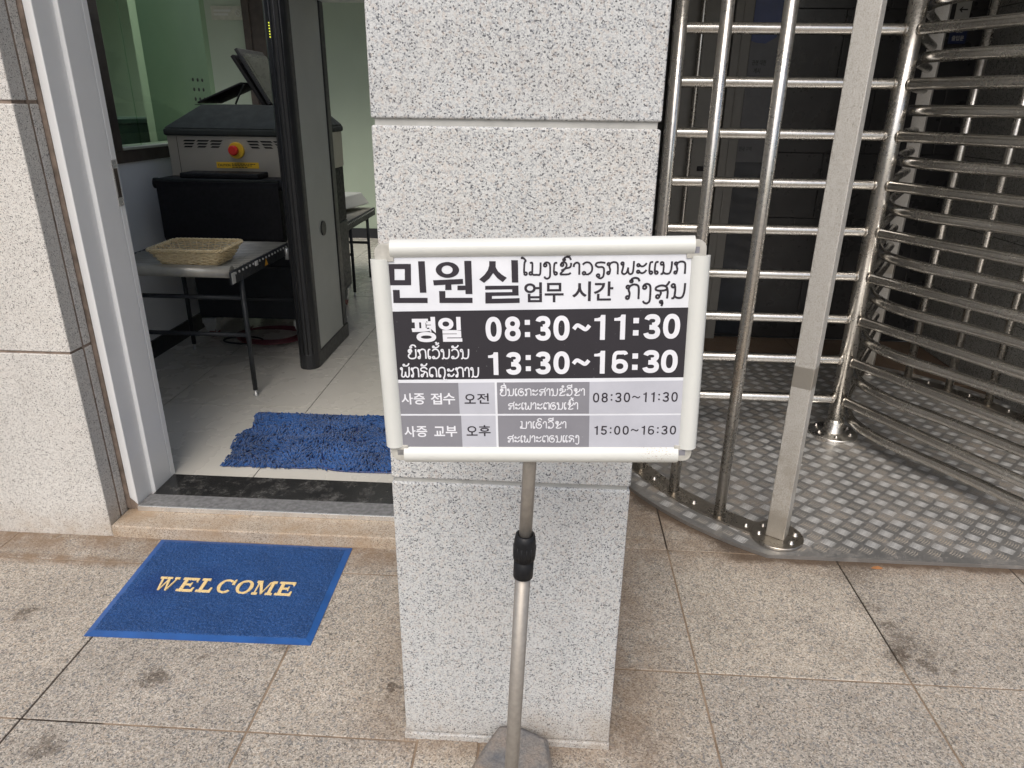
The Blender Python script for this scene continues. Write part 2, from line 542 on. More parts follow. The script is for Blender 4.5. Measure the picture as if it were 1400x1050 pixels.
class MB:
    def __init__(s, xf=None):
        s.v, s.f, s.mi, s.sm = [], [], [], []
        s.xf = xf

    def add(s, verts, faces, mi=0, smooth=False):
        b = len(s.v)
        s.v += [Vector(p) for p in verts]
        for f in faces:
            s.f.append([b + i for i in f])
            s.mi.append(mi)
            s.sm.append(smooth)
        return s

    def box(s, x0, x1, y0, y1, z0, z1, mi=0, mat=None):
        p = [Vector(q) for q in ((x0, y0, z0), (x1, y0, z0), (x1, y1, z0), (x0, y1, z0), (x0, y0, z1), (x1, y0, z1), (x1, y1, z1), (x0, y1, z1))]
        if mat:
            p = [mat @ q for q in p]
        return s.add(p, [(3, 2, 1, 0), (4, 5, 6, 7), (0, 1, 5, 4), (1, 2, 6, 5), (2, 3, 7, 6), (3, 0, 4, 7)], mi)

    def hexa(s, bot, top, mi=0):
        """solid between two equal polygons"""
        n = len(bot)
        fs = [tuple(reversed(range(n))), tuple(range(n, 2 * n))]
        fs += [(i, (i + 1) % n, n + (i + 1) % n, n + i) for i in range(n)]
        return s.add(list(bot) + list(top), fs, mi)

    def prism(s, poly, z0, z1, mi=0):
        return s.hexa([(x, y, z0) for x, y in poly], [(x, y, z1) for x, y in poly], mi)

    def tube(s, path, r, n=12, mi=0, caps='flat', closed=False, smooth=True):
        P = [Vector(p) for p in path]
        k = len(P)
        rr = r if isinstance(r, (list, tuple)) else [r] * k
        if caps == 'round' and not closed:
            d0, d1 = (P[0] - P[1]).normalized(), (P[-1] - P[-2]).normalized()
            a = [R(x) for x in (75, 50, 25)]
            P = [P[0] + d0 * rr[0] * math.sin(t) for t in a] + P + [P[-1] + d1 * rr[-1] * math.sin(t) for t in reversed(a)]
            rr = [rr[0] * math.cos(t) for t in a] + list(rr) + [rr[-1] * math.cos(t) for t in reversed(a)]
            k = len(P)
        up = None
        rings = []
        for i in range(k):
            if closed:
                t = (P[(i + 1) % k] - P[i - 1]).normalized()
            else:
                t = (P[min(i + 1, k - 1)] - P[max(i - 1, 0)]).normalized()
            if up is None:
                up = Vector((0, 0, 1)) if abs(t.z) < .9 else Vector((1, 0, 0))
            up = (up - t * up.dot(t)).normalized()
            bi = t.cross(up)
            rings.append([P[i] + (up * math.cos(2 * math.pi * j / n) + bi * math.sin(2 * math.pi * j / n)) * rr[i] for j in range(n)])
        b = [p for q in rings for p in q]
        fs = []
        for i in range(k if closed else k - 1):
            i2 = (i + 1) % k
            for j in range(n):
                j2 = (j + 1) % n
                fs.append((i * n + j, i * n + j2, i2 * n + j2, i2 * n + j))
        s.add(b, fs, mi, smooth)
        if not closed:
            base = len(s.v) - len(b)
            s.f.append([base + j for j in reversed(range(n))]); s.mi.append(mi); s.sm.append(False)
            s.f.append([base + (k - 1) * n + j for j in range(n)]); s.mi.append(mi); s.sm.append(False)
        return s

    def cyl(s, p0, p1, r, n=20, mi=0, smooth=True):
        return s.tube([p0, p1], r, n, mi, smooth=smooth)

    def lathe(s, c, prof, n=28, mi=0):
        """prof: (radius, z) pairs from bottom to top, about the vertical through c"""
        vs, fs = [], []
        for (r, z) in prof:
            vs += [(c[0] + r * math.cos(2 * math.pi * j / n), c[1] + r * math.sin(2 * math.pi * j / n), z) for j in range(n)]
        for i in range(len(prof) - 1):
            for j in range(n):
                j2 = (j + 1) % n
                fs.append((i * n + j, i * n + j2, (i + 1) * n + j2, (i + 1) * n + j))
        s.add(vs, fs, mi, True)
        b = len(s.v) - len(vs)
        s.f.append([b + j for j in reversed(range(n))]); s.mi.append(mi); s.sm.append(False)
        e = b + (len(prof) - 1) * n
        s.f.append([e + j for j in range(n)]); s.mi.append(mi); s.sm.append(False)
        return s

    def build(s, name, mats, parent=None, bevel=0, seg=2, split=35):
        me = bpy.data.meshes.new(name)
        og = ORIG.get(parent, Vector((0, 0, 0))) if parent else Vector((0, 0, 0))
        vs = [(s.xf @ p if s.xf else p) - og for p in s.v]
        me.from_pydata([tuple(p) for p in vs], [], s.f)
        for x in (mats if isinstance(mats, (list, tuple)) else [mats]):
            me.materials.append(M[x] if isinstance(x, str) else x)
        me.polygons.foreach_set("material_index", s.mi)
        me.polygons.foreach_set("use_smooth", s.sm)
        me.update()
        o = bpy.data.objects.new(name, me)
        COL.objects.link(o)
        if parent:
            o.parent = parent
            ORIG[o] = og
        if bevel:
            b = o.modifiers.new("bevel", 'BEVEL')
            b.width = bevel
            b.segments = seg
            b.limit_method = 'ANGLE'
            b.angle_limit = R(split)
            b.harden_normals = False
        return o


def tag(o, label, cat, group=None):
    o["label"] = label
    o["category"] = cat
    if group:
        o["group"] = group
    return o


def structure(o):
    o["kind"] = "structure"
    return o


def thing(name, label, cat, loc, group=None):
    o = bpy.data.objects.new(name, None)
    o.location = loc
    o.empty_display_size = .1
    COL.objects.link(o)
    ORIG[o] = Vector(loc)
    return tag(o, label, cat, group)


def cat_rom(pts, sub=6, closed=False):
    P = [Vector(p) for p in pts]
    out = []
    n = len(P)
    for i in range(n if closed else n - 1):
        a, b, c, d = (P[(i - 1) % n], P[i], P[(i + 1) % n], P[(i + 2) % n]) if closed else (P[max(i - 1, 0)], P[i], P[i + 1], P[min(i + 2, n - 1)])
        for k in range(sub):
            t = k / sub
            out.append(.5 * (2 * b + (c - a) * t + (2 * a - 5 * b + 4 * c - d) * t * t + (3 * b - a - 3 * c + d) * t ** 3))
    if not closed:
        out.append(P[-1])
    return out


def rough_edge_block(mb, x0, x1, y0, y1, z0, z1):
    mb.box(x0, x1, y0, y1, z0, z1)


# ================================================================== SETTING
# far ground: one sheet to the horizon
g = MB()
g.add([(-150, -150, -.03), (150, -150, -.03), (150, 150, -.03), (-150, 150, -.03)], [(0, 1, 2, 3)])
structure(g.build("ground", "ground"))
g = MB()
g.add([(-4.2, -4.8, -.0022), (4.8, -4.8, -.0022), (4.8, 3.5, -.0022), (-4.2, 3.5, -.0022)], [(0, 1, 2, 3)])
structure(g.build("paving_joints", "grout"))
pv = MB()
gap = .0028


def slab(x0, x1, y0, y1):
    pv.box(x0 + gap, x1 - gap, y0 + gap, y1 - gap, -.025, random.uniform(-.0012, .0008))


xs = [-1.011 + .6 * k for k in range(-5, 2)]
for i in range(len(xs)):
    xa = xs[i]
    xb = xs[i] + .6 if xs[i] < -.5 else .03
    for ya, yb in ((-4.81, -4.21), (-4.21, -3.61), (-3.61, -3.01), (-3.01, -2.41), (-2.41, -1.81), (-1.81, -1.21), (-1.21, -.61), (-.61, -.013), (-.013, .65), (.65, .815)):
        slab(xa, xb, ya, yb)
xr = [.03, .187, .787, 1.383, 1.982, 2.582, 3.182, 3.782, 4.382]
for i in range(len(xr) - 1):
    for ya, yb in [(-4.535 + .6 * k, -3.935 + .6 * k) for k in range(0, 7)] + [(-.335, .272), (.272, .868), (.868, 1.468), (1.468, 2.068), (2.068, 2.668), (2.668, 3.5)]:
        slab(xr[i], xr[i + 1], ya, yb)
structure(pv.build("paving", "paving", bevel=.0022, seg=2))

# the step under the door
st = MB()
st.box(-1.2545, -.002, .7995, .919, -.02, .047)
st.box(-1.2545, -.002, .9195, 1.16, -.02, .0468)
tag(st.build("door_step", "step", bevel=.006, seg=3), "low tan granite step below the open doorway", "step")

# ------------------------------------------------------------------ granite pillar
pil = thing("granite_pillar", "speckled pale granite pillar in the middle, behind the notice stand", "pillar", (0.256, .26, 0))
b = MB()
for z0, z1 in ((-.02, .018), (.021, .741), (.751, 1.464), (1.476, 2.19), (2.202, 2.90), (2.91, 3.2)):
    off = .004 if z0 < 0 else 0
    b.box(0 - off, .512 + off * .5, 0 - off, .80, z0, z1)
b.build("blocks", "pillar", pil, bevel=.004, seg=3)
b = MB()
for z0, z1 in ((.018, .021), (.741, .751), (1.464, 1.476), (2.19, 2.202), (2.90, 2.91)):
    b.box(.006, .506, .006, .796, z0, z1)
b.build("mortar_joints", "mortar", pil)

# ------------------------------------------------------------------ building front, left of the door
lw = thing("granite_wall", "pale granite block wall with a shaded reveal beside the open door", "wall", (-2.6, .98, 0))
b = MB()
for z0, z1 in ((-.02, .709), (.718, 1.486), (1.496, 2.26), (2.27, 3.2)):
    for x0, x1 in ((-4.6, -3.45), (-3.44, -2.36), (-2.35, -1.256)):
        b.box(x0, x1, .803, .868, z0, z1)
    b.box(-1.30, -1.257, .8785, .9165, z0, z1)
b.build("blocks", "wall", lw, bevel=.0035, seg=3)
b = MB()
b.box(-4.6, -1.262, .808, .863, -.02, 3.2)
b.box(-1.30, -1.2595, .868, .914, -.02, 3.2)
b.box(-1.30, -1.244, .9185, 1.02, .047, 3.2)
b.box(-4.6, -1.30, .868, 1.16, -.02, 3.2)
b.build("caulk_joints", "caulk", lw)
b = MB()
b.box(-4.6, -1.28, 1.16, 1.18, .055, 2.7)
b.build("plaster", "room_white", lw)

# door frame: stepped white metal
df = thing("door_frame", "stepped white metal frame of the open doorway", "door frame", (-1.22, 1.05, .047))
b = MB()
b.box(-1.244, -1.2155, .9215, 1.0205, .047, 2.30)
b.box(-1.262, -1.2005, 1.0205, 1.140, .047, 2.30)
b.box(-1.262, -1.2055, 1.140, 1.146, .06, 2.30)
b.box(-1.262, -1.2015, 1.146, 1.176, .06, 2.30)
b.build("jamb", "paint", df, bevel=.0035, seg=3)
b = MB()
b.box(-1.2155, .0, .9215, 1.0205, 2.254, 2.30)
b.box(-1.2005, .0, 1.0205, 1.176, 2.24, 2.30)
b.build("head", "paint", df, bevel=.003)
b = MB()
b.box(-.05, -.0, .9215, 1.176, .07, 2.24)
b.build("jamb", "paint", df, bevel=.003)
b = MB()
b.box(-1.2035, -1.1995, 1.136, 1.168, 1.150, 1.308)
b.build("strike_plate", "alu_lip", df, bevel=.001)
b = MB()
b.box(-1.2000, -1.1985, 1.143, 1.162, 1.180, 1.278)
b.build("strike_slot", "brown_wood", df)
b = MB()
for z0, z1 in ((.0475, .12),):
    b.add([(-1.2640, .9195, z0), (-1.2120, .9185, z0), (-1.2125, .9185, z0 + .018), (-1.2640, .9195, z1)], [(0, 1, 2, 3)])
b.build("sealant", "caulk", df)

# threshold
th = thing("threshold_strip", "scuffed aluminium and polished black threshold in the doorway", "threshold", (-.6, 1.03, .047))
b = MB()
b.box(-1.2105, -.052, .905, .912, .0475, .0685)
b.build("front_lip", "alu_lip", th, bevel=.0015)
b = MB()
b.box(-1.2105, -.052, .912, .997, .0475, .0672)
b.build("aluminium_strip", "alu_strip", th, bevel=.001)
b = MB()
b.box(-1.1985, -.052, .997, 1.158, .0475, .0668)
b.build("black_strip", "threshold", th, bevel=.001)

# ------------------------------------------------------------------ building shell (wall above the door, pier behind the pillar, roof)
sh = thing("gatehouse_building", "granite gatehouse round the doorway, its upper wall and roof", "building", (-.6, 1.0, 0))
b = MB()
b.box(-1.256, .0, .803, 1.16, 2.30, 3.2)
b.box(.0, .512, .802, 1.16, -.02, 3.2)
b.box(.30, .512, 1.16, 7.0, -.02, 3.2)
b.build("upper_wall", "wall", sh)
b = MB()
b.box(-5.0, 4.6, .30, 1.6, 3.2, 3.45)
b.box(-5.0, -4.2, 1.6, 5.0, 3.2, 3.45)  # roof left open over the room: invented rooflight, added to brighten the interior
b.box(.1, 4.6, 1.6, 5.0, 3.2, 3.45)
b.box(-5.0, 4.6, 5.0, 8.0, 3.2, 3.45)
b.box(.512, 4.6, 1.6, 3.6, 2.50, 2.60)  # unseen low slab added over the passage to hold back sky light
b.build("roof", "ceiling", sh)

# ------------------------------------------------------------------ room behind the door
fl = MB()
tx = [-4.58 + .742 * k for k in range(0, 8)]
ty = [1.16] + [1.886 + .738 * k for k in range(0, 8)]
for i in range(len(tx) - 1):
    for j in range(len(ty) - 1):
        fl.box(tx[i] + .0022, min(tx[i + 1] - .0022, .30), ty[j] + .0022, ty[j + 1] - .0022, .03, .06)
structure(fl.build("room_floor", "floor_tile"))
g = MB()
g.box(-4.6, .3, 1.16, 7.1, .0, .0575)
structure(g.build("room_floor_joints", "tile_joint"))
g = MB()
g.box(-4.6, .3, 1.18, 1.6, 2.7, 2.8)
g.box(-4.6, -4.2, 1.6, 5.0, 2.7, 2.8)
g.box(.1, .3, 1.6, 5.0, 2.7, 2.8)
g.box(-4.6, .3, 5.0, 7.1, 2.7, 2.8)
g.box(-4.2, .1, 1.5, 1.6, 2.8, 3.2)  # shaft walls of the added rooflight, out of view
g.box(-4.2, .1, 5.0, 5.1, 2.8, 3.2)
g.box(-4.3, -4.2, 1.5, 5.1, 2.8, 3.2)
g.box(.1, .2, 1.5, 5.1, 2.8, 3.2)
structure(g.build("room_ceiling", "ceiling"))
rw = thing("room_back_wall", "pale green back wall of the inspection room", "wall", (-1.5, 6.75, .06))
b = MB()
b.box(-4.6, .3, 6.70, 6.80, .06, 2.7)
b.build("plaster", "room_green", rw)
b = MB()
b.box(-2.40, .3, 6.688, 6.70, .06, .17)
b.build("skirting", "skirting", rw)
rr = thing("room_side_wall", "white far side wall of the room beyond the glazed partition", "wall", (-4.55, 4, .06))
b = MB()
b.box(-4.6, -4.5, 1.18, 3.2, .06, 2.7)
b.box(-4.6, -4.5, 3.2, 5.6, .06, .9)  # unseen opening left above here, added to let more daylight into the room
b.box(-4.6, -4.5, 3.2, 5.6, 2.5, 2.7)
b.box(-4.6, -4.5, 5.6, 6.7, .06, 2.7)
b.build("plaster", "room_white", rr)

# partition with glass
pw = thing("glazed_partition", "white dado wall with a brown framed green glass window", "partition", (-2.09, 3, .06))
b = MB()
b.box(-2.14, -2.04, 1.18, 3.94, .06, 1.178)
b.build("dado", "room_white", pw)
b = MB()
b.box(-2.04, -2.028, 1.18, 3.94, .06, .165)
b.build("skirting", "skirting", pw)
b = MB()
b.box(-2.145, -2.030, 2.42, 3.94, 1.178, 1.243)
b.box(-2.145, -2.030, 2.42, 2.60, 1.243, 2.7)
b.build("window_frame", "brown_wood", pw, bevel=.002)
b = MB()
b.box(-2.20, -2.024, 2.60, 3.94, 1.243, 1.257)
b.build("ledge", "bench_top", pw, bevel=.002)
b = MB()
b.box(-2.094, -2.084, 2.60, 2.886, 1.257, 2.7)
b.box(-2.094, -2.084, 2.890, 3.94, 1.257, 2.7)
b.build("pane", "glass", pw)
for i in range(3):
    for j in range(3):
        b = MB()
        y, z = 3.626 + .066 * i, 1.632 - .060 * j
        b.cyl((-2.081, y, z), (-2.0835, y, z), .0115, 14)
        b.build("speech_hole", "ink", pw)
b = MB()
b.box(-2.12, -2.06, 1.18, 2.42, 1.178, 2.7)
b.build("upper_wall", "room_white", pw)
cb = thing("counter_cabinet", "dark teal counter seen through the partition glass", "counter", (-2.5, 3.0, .06))
b = MB()
b.box(-2.95, -2.42, 2.2, 3.9, .06, 1.36)
b.build("carcass", "teal", cb, bevel=.01)
b = MB()
b.box(-2.97, -2.40, 2.2, 3.92, 1.36, 1.39)
b.build("worktop", "teal", cb, bevel=.005)
gp = thing("green_screen_panel", "pale green upright panel standing behind the partition glass", "panel", (-2.5, 3.6, .06))
b = MB()
b.box(-2.35, -2.30, 3.46, 4.33, .06, 2.7)
b.build("board", "room_green", gp)
# plaque and dark door frame on the far wall
pq = thing("no_smoking_plaque", "pale plaque with a barred ring on the far room wall", "plaque", (-3.13, 6.69, 2.36))
b = MB()
b.box(-3.28, -2.94, 6.685, 6.70, 2.29, 2.42)
b.build("plate", "bench_top", pq, bevel=.002)
b = MB()
b.tube([(-2.99 + .03 * math.cos(t * math.pi / 8), 6.684, 2.355 + .03 * math.sin(t * math.pi / 8)) for t in range(16)], .005, 6, closed=True)
b.tube([(-3.01, 6.684, 2.375), (-2.97, 6.684, 2.335)], .004, 6)
b.box(-3.25, -3.07, 6.683, 6.685, 2.365, 2.385)
b.box(-3.25, -3.10, 6.683, 6.685, 2.33, 2.35)
b.build("symbol", "gate_grey", pq)
bd = thing("inner_door", "dark brown inner door set in the far room wall", "door", (-2.7, 6.68, .06))
b = MB()
b.box(-2.945, -2.87, 6.66, 6.70, .06, 2.7)
b.box(-2.42, -2.36, 6.66, 6.70, .06, 2.7)
b.build("door_frame", "brown_wood", bd, bevel=.003)
b = MB()
b.box(-2.87, -2.655, 6.675, 6.70, .06, 2.7)
b.box(-2.65, -2.42, 6.675, 6.70, .06, 2.7)
b.build("leaf", "brown_wood", bd)

# ------------------------------------------------------------------ X-ray baggage scanner
xs_ = thing("baggage_scanner", "black and steel baggage X-ray machine standing against the dado wall", "scanner", (-1.56, 3.4, .06))
X0, X1, Y0, Y1 = -1.925, -1.195, 2.88, 3.93
b = MB()
b.box(X0, X1, Y0 + .06, Y1, .20, .70)
b.build("lower_cabinet", "machine_cab", xs_, bevel=.012, seg=3)
b = MB()
b.box(X0 + .005, X1 - .005, Y0 + .02, Y1, .70, 1.075)
b.build("tunnel_housing", "machine_black", xs_, bevel=.01)
b = MB()
b.box(X0, X1, Y0, Y1, 1.075, 1.315)
b.build("front_panel", "machine_steel", xs_, bevel=.006, seg=3)
b = MB()
b.box(X0 + .058, X0 + .060, Y0 - .0015, Y0, 1.085, 1.31)
b.build("panel_seam", "grille", xs_)
for (xa, xb, rows) in ((X0 + .10, -1.585, 3), (-1.46, X1 - .03, 3)):
    b = MB()
    for k in range(rows):
        z = 1.286 - .0165 * k
        w_ = (xb - xa)
        sh_ = .010 * k
        for q in range(3):
            a = xa + w_ * q / 3 + .006 + (sh_ if xa > -1.5 else 0)
            e = xa + w_ * (q + 1) / 3 - .006 - (sh_ if xa < -1.5 else 0)
            if xa > -1.5:
                a2, e2 = a + .012, e + .012
            else:
                a2, e2 = a - .012, e - .012
            b.add([(a2, Y0 - .002, z - .0045), (e2, Y0 - .002, z - .0045), (e, Y0 - .002, z + .0045), (a, Y0 - .002, z + .0045)], [(0, 1, 2, 3)])
    b.build("vent_grille", "grille", xs_)
b = MB()
bt = [(X0 - .012, Y0 - .012), (X1 + .012, Y0 - .012), (X1 + .012, Y1 + .01), (X0 - .012, Y1 + .01)]
tp = [(X0 + .13, Y0 + .21), (X1 - .10, Y0 + .21), (X1 - .10, Y1 - .15), (X0 + .13, Y1 - .15)]
b.hexa([(x, y, 1.313) for x, y in bt], [(x, y, 1.352) for x, y in bt])
b.hexa([(x, y, 1.3525) for x, y in bt], [(x, y, 1.482) for x, y in tp])
b.build("top_housing", "machine_top", xs_, bevel=.012, seg=3)
b = MB()
prof = [(2.90, .735), (2.69, .735), (2.675, .76), (2.675, 1.045), (2.685, 1.075), (2.71, 1.09), (2.90, 1.09)]
b.hexa([(-1.925, y, z) for y, z in prof], [(-1.215, y, z) for y, z in prof])
b.build("tunnel_hood", "machine_black", xs_, bevel=.006)
for x in (-1.945, -1.215):
    b = MB()
    b.cyl((x, 2.71, 1.062), (x + .02, 2.71, 1.062), .030, 18)
    b.build("hood_hinge", "machine_black", xs_)
b = MB()
b.tube([(-1.93, 2.672, 1.086), (-1.21, 2.672, 1.086)], .008, 8)
b.build("hood_edge_rod", "machine_top", xs_)
b = MB()
b.box(-1.79, -1.335, 2.70, 2.86, 1.092, 1.122)
b.build("key_tray", "machine_black", xs_, bevel=.008, seg=3)
b = MB()
b.cyl((-1.515, Y0, 1.236), (-1.515, Y0 - .018, 1.236), .046, 28)
eb = b.build("emergency_stop", "yellow", xs_, bevel=.003)
b = MB()
b.cyl((-1.522, Y0 - .018, 1.237), (-1.522, Y0 - .05, 1.237), .028, 24)
b.build("red_button", "red", eb, bevel=.008, seg=3)
b = MB()
b.box(-1.648, -1.395, Y0 - .0025, Y0 - .0005, 1.136, 1.170)
cl = b.build("caution_label", "yellow", xs_)


def text_mesh(txt, bold=0.0):
    cu = bpy.data.curves.new("t", 'FONT')
    cu.body = txt
    cu.size = 1
    cu.offset = bold
    cu.fill_mode = 'FRONT'
    cu.resolution_u = 6
    o = bpy.data.objects.new("t", cu)
    COL.objects.link(o)
    dg = bpy.context.evaluated_depsgraph_get()
    me = bpy.data.meshes.new_from_object(o.evaluated_get(dg))
    vs = [v.co.copy() for v in me.vertices]
    fs = [list(p.vertices) for p in me.polygons]
    bpy.data.objects.remove(o)
    bpy.data.curves.remove(cu)
    bpy.data.meshes.remove(me)
    return vs, fs


def put_text(mb, txt, x0, x1, z0, z1, fn, bold=0.0, mi=0):
    """fit txt in the box; fn maps (x, z) to 3-D"""
    vs, fs = text_mesh(txt, bold)
    if not vs:
        return
    ax, bx = min(v.x for v in vs), max(v.x for v in vs)
    ay, by = min(v.y for v in vs), max(v.y for v in vs)
    mb.add([fn(x0 + (v.x - ax) / (bx - ax) * (x1 - x0), z0 + (v.y - ay) / (by - ay) * (z1 - z0)) for v in vs], fs, mi)


b = MB()
put_text(b, "CAUTION", -1.638, -1.565, 1.146, 1.160, lambda x, z: (x, Y0 - .0032, z), .02)
random.seed(3)
for z, xe in ((1.160, -1.412), (1.151, -1.44), (1.142, -1.47)):
    x = -1.555
    while x < xe:
        ww = random.uniform(.008, .018)
        b.box(x, x + ww, Y0 - .0034, Y0 - .0026, z - .0022, z + .0022)
        x += ww + .004
b.build("caution_text", "ink", cl)
# folded-up operator console on top
b = MB()
b.hexa([(-1.86, 3.15, 1.478), (-1.25, 3.15, 1.478), (-1.25, 3.55, 1.478), (-1.86, 3.55, 1.478)],
       [(-1.86, 3.15, 1.482), (-1.25, 3.15, 1.482), (-1.25, 3.55, 1.482), (-1.86, 3.55, 1.482)])
b.build("console_base", "machine_black", xs_)


def plank(p0, p1, th, ya, yb):
    """slab whose side view runs p0 -> p1 in x, z"""
    dx, dz = p1[0] - p0[0], p1[1] - p0[1]
    L = math.hypot(dx, dz)
    nx, nz = -dz / L * th, dx / L * th
    q = [(p0[0], p0[1]), (p1[0], p1[1]), (p1[0] + nx, p1[1] + nz), (p0[0] + nx, p0[1] + nz)]
    return [(x, ya, z) for x, z in q], [(x, yb, z) for x, z in q]


b = MB()
b.hexa(*plank((-1.875, 1.485), (-1.585, 1.600), .012, 3.22, 3.55))
b.build("console_lid", "machine_black", xs_, bevel=.003)
b = MB()
b.tube([(-1.585, 3.25, 1.600), (-1.65, 3.25, 1.485)], .006, 8)
b.build("lid_strut", "machine_top", xs_)
b = MB()
b.hexa(*plank((-1.455, 1.480), (-1.625, 1.765), .022, 3.24, 3.60))
b.build("monitor_bezel", "machine_black", xs_, bevel=.004)
b = MB()
b.hexa(*plank((-1.43, 1.480), (-1.605, 1.790), -.02, 3.215, 3.62))
mo = b.build("monitor", "gate_black", xs_, bevel=.003)
b = MB()
q0, q1 = (-1.392, 1.475), (-1.560, 1.775)
b.add([(q0[0], 3.235, q0[1]), (q0[0], 3.6, q0[1]), (q1[0], 3.6, q1[1]), (q1[0], 3.235, q1[1])], [(0, 1, 2, 3)])
b.hexa([(-1.40, 3.23, 1.475), (-1.12, 3.36, 1.475), (-1.12, 3.37, 1.475), (-1.40, 3.24, 1.475)], [(-1.585, 3.23, 1.76), (-1.16, 3.36, 1.70), (-1.16, 3.37, 1.70), (-1.585, 3.24, 1.76)])
b.build("screen", "screen", mo)
for (x, y) in ((-1.86, 2.98), (-1.26, 2.98), (-1.86, 3.85), (-1.24, 3.85)):
    b = MB()
    b.box(x - .045, x + .045, y - .060, y + .05, .165, .20)
    b.hexa([(x - .026, y - .052, .112), (x + .026, y - .052, .112), (x + .026, y - .047, .112), (x - .026, y - .047, .112)], [(x - .044, y - .052, .165), (x + .044, y - .052, .165), (x + .044, y - .047, .165), (x - .044, y - .047, .165)])
    b.hexa([(x - .034, y - .02, .10), (x - .028, y - .02, .10), (x - .028, y + .05, .166), (x - .034, y + .05, .166)], [(x - .034, y + .02, .10), (x - .028, y + .02, .10), (x - .028, y + .08, .166), (x - .034, y + .08, .166)])
    b.box(x - .028, x - .022, y - .03, y + .03, .10, .165)
    b.box(x + .022, x + .028, y - .03, y + .03, .10, .165)
    c = b.build("caster", "caster", xs_, bevel=.002)
    b = MB()
    b.cyl((x - .018, y, .105), (x + .018, y, .105), .045, 20)
    b.build("wheel", "wheel_red", c, bevel=.004)


def roller_table(root, x0, x1, ya, yb, zt, legs, floor=.06):
    for x in (x0, x1):
        b = MB()
        s_ = -1 if x == x0 else 1
        b.box(x - .006, x + .006, ya, yb, zt - .075, zt - .012)
        rl = b.build("side_rail", "machine_cab", root, bevel=.002)
        y = ya + .045
        while y < yb - .02:
            b = MB()
            b.cyl((x + s_ * .0055, y, zt - .026), (x + s_ * .0105, y, zt - .026), .006, 8)
            b.build("rail_bolt", "caster", rl)
            y += .0425
        b = MB()
        b.box(x + s_ * .006, x + s_ * .009, ya, ya + .035, zt - .07, zt - .018)
        b.build("corner_plate", "caster", rl)
    b = MB()
    b.box(x0 + .007, x1 - .007, ya + .09, yb - .01, zt - .062, zt - .055)  # black sheet added below the rollers so the gaps between them go dark
    b.build("gap_dark_sheet", "machine_black", root)
    y = ya + .045
    while y < yb - .01:
        b = MB()
        b.cyl((x0 + .010, y, zt - .021), (x1 - .010, y, zt - .021), .0118 if y > ya + .05 else .030, 16)
        b.build("roller", "roller", root)
        y += .0425 if y > ya + .05 else .055
    for y in legs:
        for x in (x0 + .012, x1 - .005):
            b = MB()
            b.cyl((x, y, floor + .035), (x, y, zt - .05), .0125, 12)
            lg = b.build("leg", "machine_cab", root)
            b = MB()
            b.lathe((x, y), [(.013, floor), (.013, floor + .006), (.008, floor + .008), (.008, floor + .038)], 12)
            b.build("foot", "caster", lg)
        for z in (.588, .394):
            b = MB()
            b.cyl((x0 + .012, y, z), (x1 - .005, y, z), .0115, 12)
            b.build("cross_bar", "machine_cab", root)


rt = thing("roller_table", "black legged roller table in front of the scanner, carrying the basket", "roller table", (-1.55, 2.3, .06), "roller tables of the scanner")
roller_table(rt, -1.885, -1.195, 1.90, 2.86, .757, (2.02, 2.72))
b = MB()
b.add([(-1.1875, 2.30, .690), (-1.1875, 2.345, .690), (-1.1875, 2.3225, .728)], [(0, 1, 2)])
b.build("warning_triangle", "orange", rt)
b = MB()
b.box(-1.189, -1.186, 2.18, 2.215, .715, .738)
b.build("white_clip", "white_dot", rt)
b = MB()
b.lathe((-1.183, 2.62), [(.014, .66), (.014, .685), (.018, .69), (.018, .72), (.012, .725)], 14)
b.build("latch", "caster", rt)
rt2 = thing("roller_table", "roller table at the far end of the scanner, seen past the grey gate", "roller table", (-1.55, 4.4, .06), "roller tables of the scanner")
roller_table(rt2, -1.885, -1.225, 3.95, 4.86, .67, (4.1, 4.62))
b = MB()
b.hexa([(-1.86, 3.96, .70), (-1.42, 3.96, .70), (-1.24, 4.78, .70), (-1.86, 4.80, .70)], [(-1.86, 3.99, .80), (-1.44, 3.99, .80), (-1.29, 4.72, .80), (-1.86, 4.75, .80)])
b.build("end_tray", "gate_grey", rt2, bevel=.01)
# cables under the scanner
ca = MB()
for k in range(5):
    pts = [(-1.52 + .22 * math.cos(t) + .015 * k, 3.03 + (.13 + .015 * k) * math.sin(t) - .02 * k, .068 + .006 * k) for t in [q * math.pi / 9 for q in range(18)]]
    ca.tube(cat_rom(pts, 3, True), .006, 8, closed=True)
ca.tube(cat_rom([(-1.3, 3.2, .068), (-1.35, 2.98, .068), (-1.5, 2.87, .068), (-1.66, 2.93, .068), (-1.7, 3.2, .068)], 6), .006, 8)
tag(ca.build("power_cable", "pink_cable"), "dark red cable coiled on the tiles under the scanner", "cable")
ca = MB()
pts = [(-1.64 + .125 * math.cos(t), 2.90 + .07 * math.sin(t), .067) for t in [q * math.pi / 9 for q in range(18)]]
ca.tube(cat_rom(pts, 3, True), .0055, 8, closed=True)
tag(ca.build("cable_loop", "machine_black"), "single black cable loop lying on the tiles behind the table leg", "cable")

# ------------------------------------------------------------------ wicker basket
bk = thing("wicker_basket", "shallow pale wicker basket with flared sides on the roller table", "basket", (-1.43, 2.02, .757))


